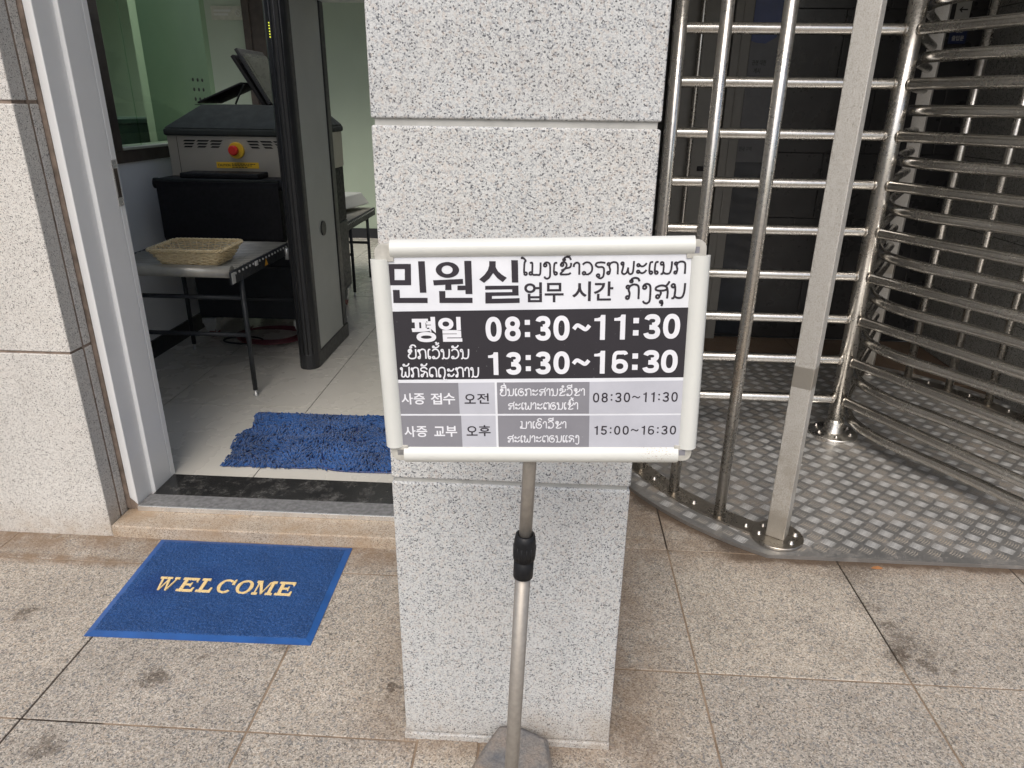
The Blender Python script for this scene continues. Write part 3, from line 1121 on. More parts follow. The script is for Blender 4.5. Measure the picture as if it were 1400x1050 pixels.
def rrect(cx, cy_, hx, hy, r, n=160, rot=0.03):
    """points round a rounded rectangle"""
    segs = []
    L = [2 * (hx - r), math.pi * r / 2, 2 * (hy - r), math.pi * r / 2] * 2
    tot = sum(L)
    out = []
    for k in range(n):
        d = tot * k / n
        i = 0
        while d > L[i]:
            d -= L[i]
            i += 1
        if i == 0: p = (-hx + r + d, -hy); nn = (0, -1)
        elif i == 1:
            a = d / r - math.pi / 2; p = (hx - r + r * math.cos(a), -hy + r + r * math.sin(a)); nn = (math.cos(a), math.sin(a))
        elif i == 2: p = (hx, -hy + r + d); nn = (1, 0)
        elif i == 3:
            a = d / r; p = (hx - r + r * math.cos(a), hy - r + r * math.sin(a)); nn = (math.cos(a), math.sin(a))
        elif i == 4: p = (hx - r - d, hy); nn = (0, 1)
        elif i == 5:
            a = d / r + math.pi / 2; p = (-hx + r + r * math.cos(a), hy - r + r * math.sin(a)); nn = (math.cos(a), math.sin(a))
        elif i == 6: p = (-hx, hy - r - d); nn = (-1, 0)
        else:
            a = d / r + math.pi; p = (-hx + r + r * math.cos(a), -hy + r + r * math.sin(a)); nn = (math.cos(a), math.sin(a))
        c_, s_ = math.cos(rot), math.sin(rot)
        out.append(((cx + p[0] * c_ - p[1] * s_, cy_ + p[0] * s_ + p[1] * c_), (nn[0] * c_ - nn[1] * s_, nn[0] * s_ + nn[1] * c_)))
    return out


BZ = .7575
BC = (-1.425, 2.065)
b = MB()
NR, NS = 9, 36
for k in range(NR):
    t = k / (NR - 1)
    hx, hy = .135 + .038 * t ** .8, .105 + .040 * t ** .8
    pts = rrect(BC[0], BC[1], hx, hy, .035, NS * 4)
    path = []
    for i, (p, nn) in enumerate(pts):
        o_ = .0048 * math.cos(math.pi * i / 4 + (math.pi if k % 2 else 0))
        path.append((p[0] + nn[0] * o_, p[1] + nn[1] * o_, BZ + .006 + .066 * t + random.uniform(-.0006, .0006)))
    b.tube(path, .0036, 5, closed=True)
b.build("woven_side", "wicker", bk)
b = MB()
bot, top_ = rrect(BC[0], BC[1], .135, .105, .035, NS * 2), rrect(BC[0], BC[1], .173, .145, .035, NS * 2)
for i in range(0, NS * 2, 2):
    b.tube([(bot[i][0][0], bot[i][0][1], BZ + .003), (top_[i][0][0], top_[i][0][1], BZ + .078)], .0036, 5)
b.build("stakes", "wicker", bk)
b = MB()
pts = rrect(BC[0], BC[1], .179, .151, .038, 240)
for ph in (0, 2.1, 4.2):
    b.tube([(p[0] + nn[0] * .0055 * math.cos(i * math.pi / 6 + ph), p[1] + nn[1] * .0055 * math.cos(i * math.pi / 6 + ph), BZ + .080 + .0055 * math.sin(i * math.pi / 6 + ph)) for i, (p, nn) in enumerate(pts)], .0042, 6, closed=True)
b.build("braided_rim", "wicker", bk)
b = MB()
pts = rrect(BC[0], BC[1], .137, .107, .036, 240)
for ph in (0, 3.14):
    b.tube([(p[0] + nn[0] * .003 * math.cos(i * math.pi / 5 + ph), p[1] + nn[1] * .003 * math.cos(i * math.pi / 5 + ph), BZ + .0065 + .003 * math.sin(i * math.pi / 5 + ph)) for i, (p, nn) in enumerate(pts)], .003, 5, closed=True)
b.build("foot_rim", "wicker", bk)
b = MB()
for k in range(34):
    y = -.1 + .2 * k / 33
    c_, s_ = math.cos(.03), math.sin(.03)
    pts = []
    for q in range(33):
        x = -.132 + .264 * q / 32
        pts.append((BC[0] + x * c_ - y * s_, BC[1] + x * s_ + y * c_, BZ + .006 + .002 * math.cos(q * math.pi / 2 + math.pi * k)))
    b.tube(pts, .003, 5)
b.build("woven_base", "wicker", bk)

# ------------------------------------------------------------------ walk-through metal detector
md = thing("metal_detector_gate", "grey walk-through metal detector with black edges on the tiled floor", "gate", (-.62, 2.76, .06))
for x0, x1 in ((-1.115, -1.0), (-.24, -.125)):
    b = MB()
    b.box(x0 + .006, x1 - .006, 2.50, 3.0, .15, 2.2)
    pn = b.build("side_panel", "gate_grey", md)
    b = MB()
    prof = []
    for k in range(13):
        a = R(180 + 15 * k)
        prof.append((x0 + (x1 - x0) / 2 + (x1 - x0) / 2 * math.cos(a), 2.475 + .055 * math.sin(a)))
    prof += [(x1, 2.515), (x0, 2.515)]
    b.prism(prof, .15, 2.2)
    for xx in (x0 + .02, x0 + .045, x1 - .02, x1 - .045):
        b.tube([(xx, 2.475 - .055 * math.sqrt(max(0, 1 - ((xx - (x0 + x1) / 2) / ((x1 - x0) / 2)) ** 2)) - .001, .15), (xx, 2.475 - .055 * math.sqrt(max(0, 1 - ((xx - (x0 + x1) / 2) / ((x1 - x0) / 2)) ** 2)) - .001, 2.2)], .0035, 6)
    pf = b.build("front_edge", "gate_black", md)
    b = MB()
    b.box(x0 - .001, x1 + .001, 2.985, 3.08, .15, 2.2)
    b.build("rear_edge", "gate_black", md, bevel=.02, seg=4)
    b = MB()
    pr2 = [(px * 1.0, 2.47 + (py - 2.47) * 1.05) for px, py in prof[:13]] + [(x1 + .002, 3.085), (x0 - .002, 3.085)]
    b.prism(pr2, .06, .152)
    b.build("foot_cover", "gate_black", md, bevel=.004)
    b = MB()
    b.cyl(((x0 + x1) / 2 + (x1 - x0) / 2 - .006, 2.755, .82), ((x0 + x1) / 2 + (x1 - x0) / 2 + .0015, 2.755, .82), .042, 28)
    b.build("round_plug", "gate_black", pn)
b = MB()
b.box(-1.0, -.24, 2.45, 3.05, 2.02, 2.24)
b.build("crosspiece", "gate_grey", md, bevel=.01)
led = N('lit_led')
led.set(col=(.8, .8, .1), emit=(.75, .8, .05), emit_s=.9)
M['led'] = led.m
for k in range(6):
    b = MB()
    b.cyl((-1.075, 2.4235, 1.795 + .0125 * k), (-1.075, 2.417, 1.795 + .0125 * k), .0032, 8)
    b.build("indicator_light", "led", md)
b = MB()
b.box(-1.092, -1.058, 2.4245, 2.43, 1.63, 2.1)
b.build("light_strip", "machine_cab", md)

# ------------------------------------------------------------------ blue chenille rug
rg = thing("chenille_rug", "rumpled shaggy blue chenille rug on the tiles inside the doorway", "rug", (-.65, 1.53, .06))


def rug_h(x, y):
    return .060 + .004 + .010 * math.exp(-((y - 1.53 - .03 * math.sin(9 * x)) / .035) ** 2) + .008 * math.exp(-((y - 1.38 + .1 * (x + .6)) / .03) ** 2) + .005 * math.exp(-((y - 1.67) / .04) ** 2)


def rug_edge(y):
    t = (y - 1.25) / .55
    return -1.035 - .055 * t + .03 * math.exp(-((t - .62) / .12) ** 2) * 0 + .012 * math.sin(11 * t)


b = MB()
NX, NY = 30, 18
vs, fs = [], []
for j in range(NY + 1):
    y = 1.25 + .555 * j / NY
    for i in range(NX + 1):
        x = rug_edge(y) + (-.20 - rug_edge(y)) * i / NX
        yy = y + .008 * math.sin(8 * x + 2) * (1 - j / NY) + (.012 * math.exp(-((x + .62) / .05) ** 2) if j == 0 else 0)
        vs.append((x, yy, rug_h(x, y) + (.008 * math.exp(-((x + .62) / .05) ** 2) if j == 0 else 0)))
for j in range(NY):
    for i in range(NX):
        a = j * (NX + 1) + i
        fs.append((a, a + 1, a + NX + 2, a + NX + 1))
b.add(vs, fs, 0, True)
b.tube([Vector(p) + Vector((0, 0, 0)) for p in vs[:NX + 1]], .0045, 6)
b.build("backing", "navy", rg)
random.seed(11)
from mathutils import noise as mn
b = MB()
for k in range(6200):
    y = 1.262 + .535 * random.random()
    x0_ = rug_edge(y)
    x = x0_ - .005 + (-.20 - x0_) * random.random()
    h = rug_h(x, y)
    nz = mn.noise(Vector((x * 5, y * 5, 3.1)))
    an = 2.2 * nz + random.gauss(-1.25, .26)
    L = random.uniform(.022, .035)
    lift = random.uniform(.004, .013)
    dx, dy = math.cos(an), math.sin(an)
    p0 = (x, y, h - .002)
    p1 = (x + dx * L * .45, y + dy * L * .45, h + lift)
    p2 = (x + dx * L, y + dy * L, h + lift * random.uniform(.2, .9))
    b.tube([p0, p1, p2], [.0028, .0033, .0022], 5)
b.build("pile", "chenille", rg)

# ------------------------------------------------------------------ WELCOME mat
wm_rot = .012
wm = thing("welcome_mat", "blue loop doormat with ochre WELCOME lettering on the paving", "doormat", (-1.037, .289, 0))
ct, stn = math.cos(wm_rot), math.sin(wm_rot)


def W(u, v, z=0):
    """mat coordinates (u along the front edge, v in depth) to world, slightly skewed as it lies"""
    x = -1.037 + u * .690 / .69 + (v / .5) * (-.028 + .020 * u / .69)
    y = .289 + u * .0145 + v * (1 + 0) * (.5015 / .5) - (.009 * u / .69) * (v / .5)
    return (x, y, z)


b = MB()
nu, nv = 210, 150
vs, fs = [], []
random.seed(5)
for j in range(nv + 1):
    for i in range(nu + 1):
        u, v = .018 + .654 * i / nu, .018 + .464 * j / nv
        edge = min(i, nu - i, j, nv - j)
        z = .0065 + (random.uniform(0, .0048) if edge > 0 else -.003)
        vs.append(W(u + random.uniform(-.001, .001), v + random.uniform(-.001, .001), z))
for j in range(nv):
    for i in range(nu):
        a = j * (nu + 1) + i
        fs.append((a, a + 1, a + nu + 2, a + nu + 1))
b.add(vs, fs, 0, True)
b.build("loop_pile", "loop", wm)
b = MB()
o4 = [(0, 0), (.69, 0), (.69, .5), (0, .5)]
i4 = [(.021, .021), (.669, .021), (.669, .479), (.021, .479)]
for k in range(4):
    k2 = (k + 1) % 4
    A, B_, C_, D_ = o4[k], o4[k2], i4[k2], i4[k]
    b.add([W(*A, .001), W(*B_, .001), W(*B_, .0025), W(*A, .0025), W(*D_, .0075), W(*C_, .0075), W(*C_, .001), W(*D_, .001)],
          [(0, 1, 2, 3), (3, 2, 5, 4), (4, 5, 6, 7), (7, 6, 1, 0)])
b.build("border", "loop_border", wm)


# slab-serif letters drawn as outlines; (ox, width) in the mat, all from pieces that touch but do not overlap
def letter(mb, kind, u0, u1, v0, v1, z):
    w_, h = u1 - u0, v1 - v0
    sc_ = h
    def P(poly, dz=0):
        base = [W(u0 + x * w_, v0 + y * h, z) for x, y in poly]
        top = [W(u0 + x * w_, v0 + y * h, z + .0035 + dz) for x, y in poly]
        mb.hexa(base, top)
    if kind == 'E':
        P([(.0, 0), (1, 0), (1, .30), (.90, .30), (.84, .14), (.0, .14)])
        P([(.14, .14), (.36, .14), (.36, .86), (.14, .86)])
        P([(.0, .86), (.84, .86), (.90, .72), (1, .72), (1, 1), (.0, 1)])
        P([(.36, .45), (.62, .45), (.66, .36), (.73, .36), (.73, .66), (.66, .66), (.62, .56), (.36, .56)])
    elif kind == 'L':
        P([(.0, 0), (1, 0), (1, .34), (.88, .34), (.82, .14), (.0, .14)])
        P([(.16, .14), (.40, .14), (.40, .86), (.16, .86)])
        P([(.0, .86), (.58, .86), (.58, 1), (.0, 1)])
    elif kind in 'CO':
        n = 28
        a0, a1 = (0, 360) if kind == 'O' else (48, 318)
        prev = None
        for k in range(n + 1):
            a = R(a0 + (a1 - a0) * k / n)
            t = .11 + .11 * abs(math.cos(a))
            o_ = (.5 + .5 * math.cos(a), .5 + .5 * math.sin(a))
            i_ = (.5 + (.5 - t) * math.cos(a), .5 + (.5 - .11) * math.sin(a))
            if prev:
                P([prev[0], o_, i_, prev[1]])
            prev = (o_, i_)
        if kind == 'C':
            P([(.80, .64), (.98, .64), (.98, 1.0), (.90, 1.0), (.845, .90)], .0003)
    elif kind == 'W':
        P([(.0, .88), (.34, .88), (.34, 1), (.0, 1)])
        P([(.36, .88), (.62, .88), (.62, 1), (.36, 1)])
        P([(.74, .88), (1, .88), (1, 1), (.74, 1)])
        P([(.10, .88), (.22, .88), (.33, .0), (.255, .0)])
        P([(.46, .88), (.54, .88), (.34, .0), (.30, .10)], .0003)
        P([(.43, .88), (.555, .88), (.69, .0), (.615, .0)], .0006)
        P([(.83, .88), (.91, .88), (.70, .0), (.66, .10)], .0009)
    elif kind == 'M':
        P([(.0, 0), (.28, 0), (.28, .12), (.0, .12)])
        P([(.66, 0), (1, 0), (1, .12), (.66, .12)])
        P([(.09, .12), (.17, .12), (.17, .86), (.09, .86)])
        P([(.74, .12), (.90, .12), (.90, .86), (.74, .86)])
        P([(.0, .86), (.30, .86), (.27, 1), (.0, 1)])
        P([(.74, .86), (1, .86), (1, 1), (.76, 1)])
        P([(.13, .88), (.28, .90), (.52, .12), (.43, .0)], .0003)
        P([(.66, .90), (.76, .95), (.53, .20), (.44, .02)], .0006)


b = MB()
for kind, a, e in (('W', .106, .172), ('E', .184, .238), ('L', .248, .297), ('C', .310, .364), ('O', .372, .427), ('M', .432, .499), ('E', .507, .560)):
    letter(b, kind, a, e, .2105, .279, .0085)
b.build("welcome_lettering", "mat_letters", wm)

# ------------------------------------------------------------------ notice stand
ns = thing("notice_stand", "leaning opening-hours notice in a cream snap frame on a steel pole", "sign", (.276, -.39, 0))
# rough stone base
b = MB()
top_o = [(.238, -.004), (.295, -.006), (.358, -.035), (.372, -.12), (.405, -.36), (.37, -.60), (.20, -.66), (.10, -.42), (.150, -.20), (.205, -.070)]
cxm, cym = .27, -.33
bot = [(cxm + (x - cxm) * 1.04, min(cym + (y - cym) * 1.03, -.004), .001) for x, y in top_o]
mid = [(x, y, .060) for x, y in top_o]
top2 = [(cxm + (x - cxm) * .90, cym + (y - cym) * .95, .074) for x, y in top_o]
n10 = len(top_o)
b.add(bot + mid + top2, [tuple(range(2 * n10, 3 * n10))] + [(i, (i + 1) % n10, n10 + (i + 1) % n10, n10 + i) for i in range(n10)] + [(n10 + i, n10 + (i + 1) % n10, 2 * n10 + (i + 1) % n10, 2 * n10 + i) for i in range(n10)])
b.build("concrete_base", "concrete", ns, bevel=.004, seg=2, split=20)


def pole_x(z):
    return .2745 + .0312 * z


b = MB()
b.cyl((pole_x(.07), -.392, .07), (pole_x(.84), -.391, .84), .0123, 24)
b.build("lower_pole", "steel_pole", ns)
b = MB()
b.cyl((pole_x(.80), -.3915, .80), (pole_x(1.22), -.3795, 1.22), .0101, 24)
b.build("upper_pole", "steel_pole", ns)
axp = Vector((pole_x(1) - pole_x(0), 0, 1)).normalized()
b = MB()
cz0 = .806
c0 = Vector((pole_x(cz0), -.3913, cz0))
pr = [(.0142, 0), (.0158, .001), (.0158, .030), (.0150, .0305), (.0150, .034), (.0172, .0345), (.0176, .050), (.0168, .068), (.0150, .0785), (.0118, .0790), (.0112, .074)]
b.lathe((0, 0), pr, 28)
colr = MB(xf=Matrix.Translation(c0) @ Vector((0, 0, 1)).rotation_difference(axp).to_matrix().to_4x4())
colr.v, colr.f, colr.mi, colr.sm = b.v, b.f, b.mi, b.sm
for k in range(14):
    a = 2 * math.pi * k / 14
    colr.tube([(.0166 * math.cos(a), .0166 * math.sin(a), .038), (.0170 * math.cos(a), .0170 * math.sin(a), .060)], .0012, 5)
colr.build("clamp_collar", "black_plastic", ns)

SX = Matrix.Translation((.31593, -.40307, 1.17795)) @ (Matrix.Rotation(.012483, 4, 'Z') @ Matrix.Rotation(-.025361, 4, 'X') @ Matrix.Rotation(-.033333, 4, 'Y')) @ Matrix.Scale(.001, 4)
# everything below in millimetres: x right, y away from the viewer, z up
b = MB(xf=SX)
b.box(-205, 205, 6, 9, -146, 146)
b.build("backing_board", "bracket", ns)


def rail_prof(n=9, depth=13, width=26):
    """side view of a snap rail: (across, y); 0 is the outer edge"""
    pts = []
    for k in range(n + 1):
        t = k / n
        a = math.pi * (1 - t)
        pts.append((width * t, -2 + 8 - (8 + 1.5) * math.sin(a) ** .7 * (1 - .12 * t)))
    pts += [(width, 8.5), (0, 8.5)]
    return pts


RP = rail_prof()


def rail(name, ends, outer, inward, horizontal, wscale=1.0):
    bb = MB(xf=SX)
    A, B_ = [], []
    for (t, y) in RP:
        p = outer + inward * t * wscale
        if horizontal:
            A.append((ends[0], y, p[0] if isinstance(p, tuple) else p))
            B_.append((ends[1], y, p))
        else:
            A.append((p, y, ends[0]))
            B_.append((p, y, ends[1]))
    n = len(A)
    bb.add(A + B_, [tuple(range(n)), tuple(reversed(range(n, 2 * n)))], 0, False)
    bb.add(A + B_, [(i, (i + 1) % n, n + (i + 1) % n, n + i) for i in range(n)], 0, True)
    o = bb.build(name, "rail", ns)
    e = o.modifiers.new("split", 'EDGE_SPLIT')
    e.split_angle = R(50)
    return o


rail("top_rail", (-195.8, 201.7), 162.4, -1, True, .94)
rail("bottom_rail", (-198.1, 197.8), -162.3, 1, True, 1.02)
rail("side_rail", (-136.4, 137.1), -224.2, 1, False)
rail("side_rail", (-138.5, 137.1), 223.6, -1, False)
for sx_, sz_ in ((-1, 1), (1, 1), (-1, -1), (1, -1)):
    b = MB(xf=SX)
    out, inn = [], []
    out = [(0, 20), (0, 0)]
    arc = []
    for k in range(8):
        a = R(90 * k / 7)
        arc.append((1.5 + 0 + 14 * math.sin(a) - 0, 0))
    poly = [(192, 134)] + [(192, 158)] + [(205 + 12 * math.sin(R(15 * k)), 146 + 12 * math.cos(R(15 * k))) for k in range(7)] + [(217, 134)]
    hole = [(196, 136), (196, 149), (207, 149), (207, 136)]
    poly = [(sx_ * x, sz_ * z) for x, z in poly]
    if sx_ * sz_ < 0:
        poly = poly[::-1]
    b.hexa([(x, 2.2, z) for x, z in poly], [(x, 8, z) for x, z in poly])
    cbk = b.build("corner_bracket", "bracket", ns, bevel=.0008)
    b = MB(xf=SX)
    if sx_ > 0 or sz_ < 0:
        q = [(198, 140.5), (208, 140.5), (208, 149), (198, 149)]
        q = [(sx_ * x, sz_ * z) for x, z in q]
        b.hexa([(x, 1.9, z) for x, z in q], [(x, 2.2, z) for x, z in q])
        b.build("bracket_slot", "pr_grey" if sx_ > 0 else "alu_strip", cbk)

# poster: sheet with its printed cells, in layers 0.25 mm apart
po = MB(xf=SX)
Pp = lambda y: (lambda x, z: (x, y, z))


def quad(mb, pts, y, mi):
    mb.add([(x, y, z) for x, z in pts], [tuple(range(len(pts)))], mi)


po.add([(-206, 4.6, -140), (206, 4.6, -140), (206, 4.6, 146.5), (-212, 4.6, 149.5)], [(0, 1, 2, 3)], 0)
y1, y2, y3 = 4.35, 4.1, 3.85
quad(po, [(-200, -32.9), (198.8, -30.7), (198.8, 68.1), (-200, 65.8)], y1, 1)
quad(po, [(-200, -85), (-114.2, -85), (-114.2, -37.8), (-200, -37.7)], y1, 2)
quad(po, [(-114.2, -85), (-63, -85), (-63, -37.4), (-114.2, -37.8)], y1, 3)
quad(po, [(-59.8, -85), (69.8, -85), (69.8, -37.0), (-59.8, -37.4)], y1, 2)
quad(po, [(69.8, -85), (199.5, -84.5), (199.5, -35.3), (69.8, -37.0)], y1, 3)
quad(po, [(-200, -137), (-112.4, -137), (-112.4, -87.8), (-200, -87.7)], y1, 2)
quad(po, [(-112.4, -137), (-63, -137), (-63, -87.8), (-112.4, -87.8)], y1, 3)
quad(po, [(-59.8, -137), (70.6, -137), (70.6, -87.8), (-59.8, -87.8)], y1, 2)
quad(po, [(70.6, -137), (199.5, -137), (199.5, -87), (70.6, -87.8)], y1, 3)
poster = po.build("poster", ["paper", "pr_black", "pr_grey", "pr_light"], ns)
quads = quad

# heading, heavy Hangul strokes drawn as they are printed
hd = MB(xf=SX)
_l = [0]


def stroke_poly(pts):
    _l[0] += 1
    quad(hd, pts, y2 - .004 * (_l[0] % 7), 0)


def ring_poly(outer, inner):
    n = len(outer)
    hd.add([(x, y2, z) for x, z in outer] + [(x, y2, z) for x, z in inner], [(i, (i + 1) % n, n + (i + 1) % n, n + i) for i in range(n)], 0)


ring_poly([(-200.5, 130.8), (-169.6, 130.6), (-171.2, 102.0), (-202, 102.2)], [(-192.2, 124.1), (-178.2, 123.9), (-179.2, 109.0), (-193, 109.1)])
stroke_poly([(-159.7, 134), (-150.8, 134), (-151.2, 91.6), (-160.0, 91.6)])
stroke_poly([(-196.4, 95.8), (-187.4, 95.7), (-187.6, 84.8), (-150.0, 84.5), (-150.4, 77.4), (-197, 77.9)])
el = lambda cx, cz, rx, rz: [(cx + rx * math.cos(2 * math.pi * k / 40), cz + rz * math.sin(2 * math.pi * k / 40)) for k in range(40)]
ring_poly(el(-121.2, 122.0, 15.6, 10.6), el(-121.6, 122.2, 7.4, 5.7))
stroke_poly([(-141.2, 108.4), (-101.2, 109.8), (-100.9, 103.1), (-117, 102.3), (-117, 95.0), (-125.5, 95.0), (-125.1, 102.2), (-140.6, 101.4)])
stroke_poly([(-98.3, 133.8), (-88.9, 133.7), (-89.1, 89.2), (-98.4, 89.2), (-98.4, 94.6), (-109.1, 94.5), (-108.8, 100.8), (-98.3, 100.8)])
stroke_poly([(-133.9, 93.6), (-125.6, 93.6), (-125.8, 84.3), (-89.2, 84.0), (-89.4, 76.9), (-134.2, 77.3)])
stroke_poly([(-65.2, 133), (-56.6, 132.9), (-56.9, 125), (-54, 119.6), (-49, 115), (-42.4, 110.7), (-48.0, 104.9), (-55, 110.2), (-60.4, 117.2), (-66, 109.8), (-73.0, 104.1), (-79.3, 108.9), (-72, 115), (-67.5, 121), (-65.4, 127)])
stroke_poly([(-36.2, 134), (-27.3, 133.9), (-27.2, 104.1), (-35.8, 104.2)])
stroke_poly([(-71.6, 100.1), (-27.2, 100.1), (-27.1, 86.6), (-63.0, 86.3), (-63.1, 82.4), (-25.9, 83.0), (-25.9, 76.5), (-72.1, 76.0), (-71.7, 91.2), (-35.6, 91.3), (-35.6, 95.1), (-71.8, 94.9)])
hd.build("heading_lettering", "pr_ink", poster)


def line(name, mat, *calls):
    """one printed line = one part of the poster"""
    mb = MB(xf=SX)
    for c in calls:
        c(mb)
    return mb.build(name, mat, poster)


def T(txt, x0, x1, z0, z1, bold):
    return lambda mb: put_text(mb, txt, x0, x1, z0, z1, Pp(y2), bold)


def ribbon(mb, pts, w_, y, mi=0, closed=False):
    P = []
    for p in pts:
        if not P or (p[0] - P[-1][0]) ** 2 + (p[1] - P[-1][1]) ** 2 > (w_ * .12) ** 2:
            P.append(p)
    n = len(P)
    if n < 2:
        return
    L, Rr = [], []
    for i in range(n):
        a, c = (P[i - 1], P[(i + 1) % n]) if closed else (P[max(i - 1, 0)], P[min(i + 1, n - 1)])
        dx, dz = c[0] - a[0], c[1] - a[1]
        l = math.hypot(dx, dz) or 1
        nx, nz = -dz / l * w_ / 2, dx / l * w_ / 2
        L.append((P[i][0] + nx, y, P[i][1] + nz))
        Rr.append((P[i][0] - nx, y, P[i][1] - nz))
    mb.add(L + Rr, [(n + i, n + (i + 1) % n, (i + 1) % n, i) for i in range(n if closed else n - 1)], mi)


def sup(cx, cz, rx, rz, a0, a1, n=30, e=2.3):
    out = []
    for k in range(n + 1):
        a = R(a0 + (a1 - a0) * k / n)
        c_, s_ = math.cos(a), math.sin(a)
        out.append((cx + rx * math.copysign(abs(c_) ** (2 / e), c_), cz + rz * math.copysign(abs(s_) ** (2 / e), s_)))
    return out


def digit(mb, ch, x0, x1, z0, z1, pen):
    """upright grotesque figures drawn with one pen width"""
    w_, h = x1 - x0, z1 - z0
    p = pen / 2
    cx = (x0 + x1) / 2
    rx = w_ / 2 - p
    rib = lambda pts, k=0, cl=False: ribbon(mb, pts, pen, y2 - .006 * k, 0, cl)
    if ch == '0':
        rib(sup(cx, (z0 + z1) / 2, rx, h / 2 - p, 0, 360, 44)[:-1], 0, True)
    elif ch == '8':
        hu = h * .235
        rib(sup(cx, z1 - p - (h * .5 - p) / 2 * .96, rx * .90, (h * .5 - p) / 2 * .96, 0, 360, 32, 2.1)[:-1], 0, True)
        rib(sup(cx, z0 + p + (h * .52 - p) / 2, rx, (h * .52 - p) / 2, 0, 360, 32, 2.1)[:-1], 1, True)
    elif ch == '1':
        quad(mb, [(x1 - pen, z0), (x1, z0), (x1, z1), (x1 - pen * .85, z1), (x1 - pen, z1 - h * .06)], y2, 0)
        quad(mb, [(x1 - pen, z1 - h * .085), (x1 - pen, z1 - h * .245), (x0, z1 - h * .245), (x0, z1 - h * .135), (x0 + (x1 - pen - x0) * .55, z1 - h * .125)], y2 - .004, 0)
    elif ch == '3':
        zt, zb = z1 - h * .265, z0 + h * .285
        rib(sup(cx - w_ * .01, zt, rx * .93, h * .265 - p, 168, -90, 26), 0)
        rib(sup(cx - w_ * .01, zb, rx, h * .285 - p, 90, -170, 26), 1)
        quad(mb, [(cx - w_ * .16, zb + h * .285 - pen), (cx, zb + h * .285 - pen), (cx, zb + h * .285), (cx - w_ * .16, zb + h * .285)], y2 - .013, 0)
    elif ch == '6':
        pn = pen * .92
        q = pn / 2
        rl = h * .315
        zb = z0 + rl
        ribbon(mb, sup(cx, zb, w_ / 2 - q, rl - q, 0, 360, 36, 2.1)[:-1], pn, y2, 0, True)
        ribbon(mb, [(x0 + q, zb), (x0 + q, zb + h * .06)] + [(v.x, v.y) for v in cat_rom([(x0 + q, zb + h * .10, 0), (x0 + w_ * .10 + q * .4, z1 - h * .24, 0), (x0 + w_ * .29, z1 - h * .105, 0), (cx + w_ * .05, z1 - q, 0), (x1 - w_ * .22, z1 - h * .095, 0), (x1 - w_ * .13, z1 - h * .19, 0)], 5)], pn * .86, y2 - .006)
    elif ch == '5':
        zb = z0 + h * .32
        rib(sup(cx - w_ * .02, zb, rx, h * .32 - p, 128, -165, 28, 2.1), 0)
        quad(mb, [(x0 + w_ * .12, z1 - pen), (x1 - w_ * .04, z1 - pen), (x1 - w_ * .04, z1), (x0 + w_ * .12, z1)], y2 - .006, 0)
        quad(mb, [(x0 + w_ * .04, z0 + h * .46), (x0 + w_ * .04 + pen, z0 + h * .46), (x0 + w_ * .12 + pen, z1 - pen), (x0 + w_ * .12, z1 - pen)], y2 - .012, 0)
    elif ch == ':':
        for zc in (z0 + h * .26, z0 + h * .75):
            q = w_ / 2
            quad(mb, [(cx - q, zc - q), (cx + q, zc - q), (cx + q, zc + q), (cx - q, zc + q)], y2, 0)
    elif ch == '~':
        zc = z0 + h * .52
        rib([(v.x, v.y) for v in cat_rom([(x0, zc - h * .07, 0), (x0 + w_ * .22, zc + h * .08, 0), (x0 + w_ * .48, zc + h * .01, 0), (x0 + w_ * .76, zc - h * .085, 0), (x1, zc + h * .075, 0)], 6)])


line("hangul_lettering", "pr_ink", T("업", -19.5, 4.1, 77.2, 104.1, .018), T("무", 7.7, 33.0, 76.9, 103.2, .018), T("시", 44.4, 69.1, 78.1, 104.7, .018), T("간", 73.0, 98.7, 78.6, 104.4, .018))
line("hangul_lettering", "pr_ink", T("오", -106.5, -90.5, -69.3, -54.6, .014), T("전", -88.5, -71.5, -69.3, -53.6, .014))
line("hangul_lettering", "pr_ink", T("오", -105.7, -89.7, -119.0, -104.0, .014), T("후", -88.0, -70.7, -119.8, -102.5, .014))
line("hangul_lettering", "pr_white", T("평", -174.8, -141.5, 22.2, 58.0, .034), T("일", -137.7, -105.6, 22.6, 57.7, .034))
line("hangul_lettering", "pr_white", T("사", -196.6, -180.0, -70.4, -53.3, .018), T("증", -179.0, -163.0, -70.4, -53.3, .018), T("접", -154.6, -138.5, -70.4, -53.0, .018), T("수", -136.8, -119.8, -70.4, -53.0, .018))
line("hangul_lettering", "pr_white", T("사", -196.1, -179.6, -121.2, -104.0, .018), T("증", -178.6, -162.6, -121.2, -104.0, .018), T("교", -152.7, -137.0, -119.7, -104.6, .018), T("부", -135.8, -119.2, -120.7, -103.6, .018))


def hours(name, mat, items, z0, h, pen, slope):
    def go(mb):
        for ch, a, e in items:
            s_ = (a - items[0][1]) * slope
            digit(mb, ch, a, e, z0 + s_, z0 + h + s_, pen if ch != '~' else pen * .8)
    line(name, mat, go)


hours("hours_lettering", "pr_white", (("0", -73.0, -51.2), ("8", -46.9, -25.2), (":", -19.4, -12.4), ("3", -5.2, 15.9), ("0", 19.4, 41.4), ("~", 46.9, 68.2), ("1", 74.6, 89.3), ("1", 101.3, 116.3), (":", 126.9, 134.4), ("3", 141.0, 163.6), ("0", 166.9, 189.6)), 22.6, 34.9, 6.7, .0096)
hours("hours_lettering", "pr_white", (("1", -70.8, -57.0), ("3", -46.3, -25.0), (":", -18.8, -11.8), ("3", -5.4, 15.8), ("0", 19.5, 41.8), ("~", 46.9, 68.2), ("1", 75.4, 90.2), ("6", 99.6, 122.0), (":", 127.6, 135.2), ("3", 141.8, 164.6), ("0", 166.8, 189.4)), -26.2, 33.2, 6.7, .0098)


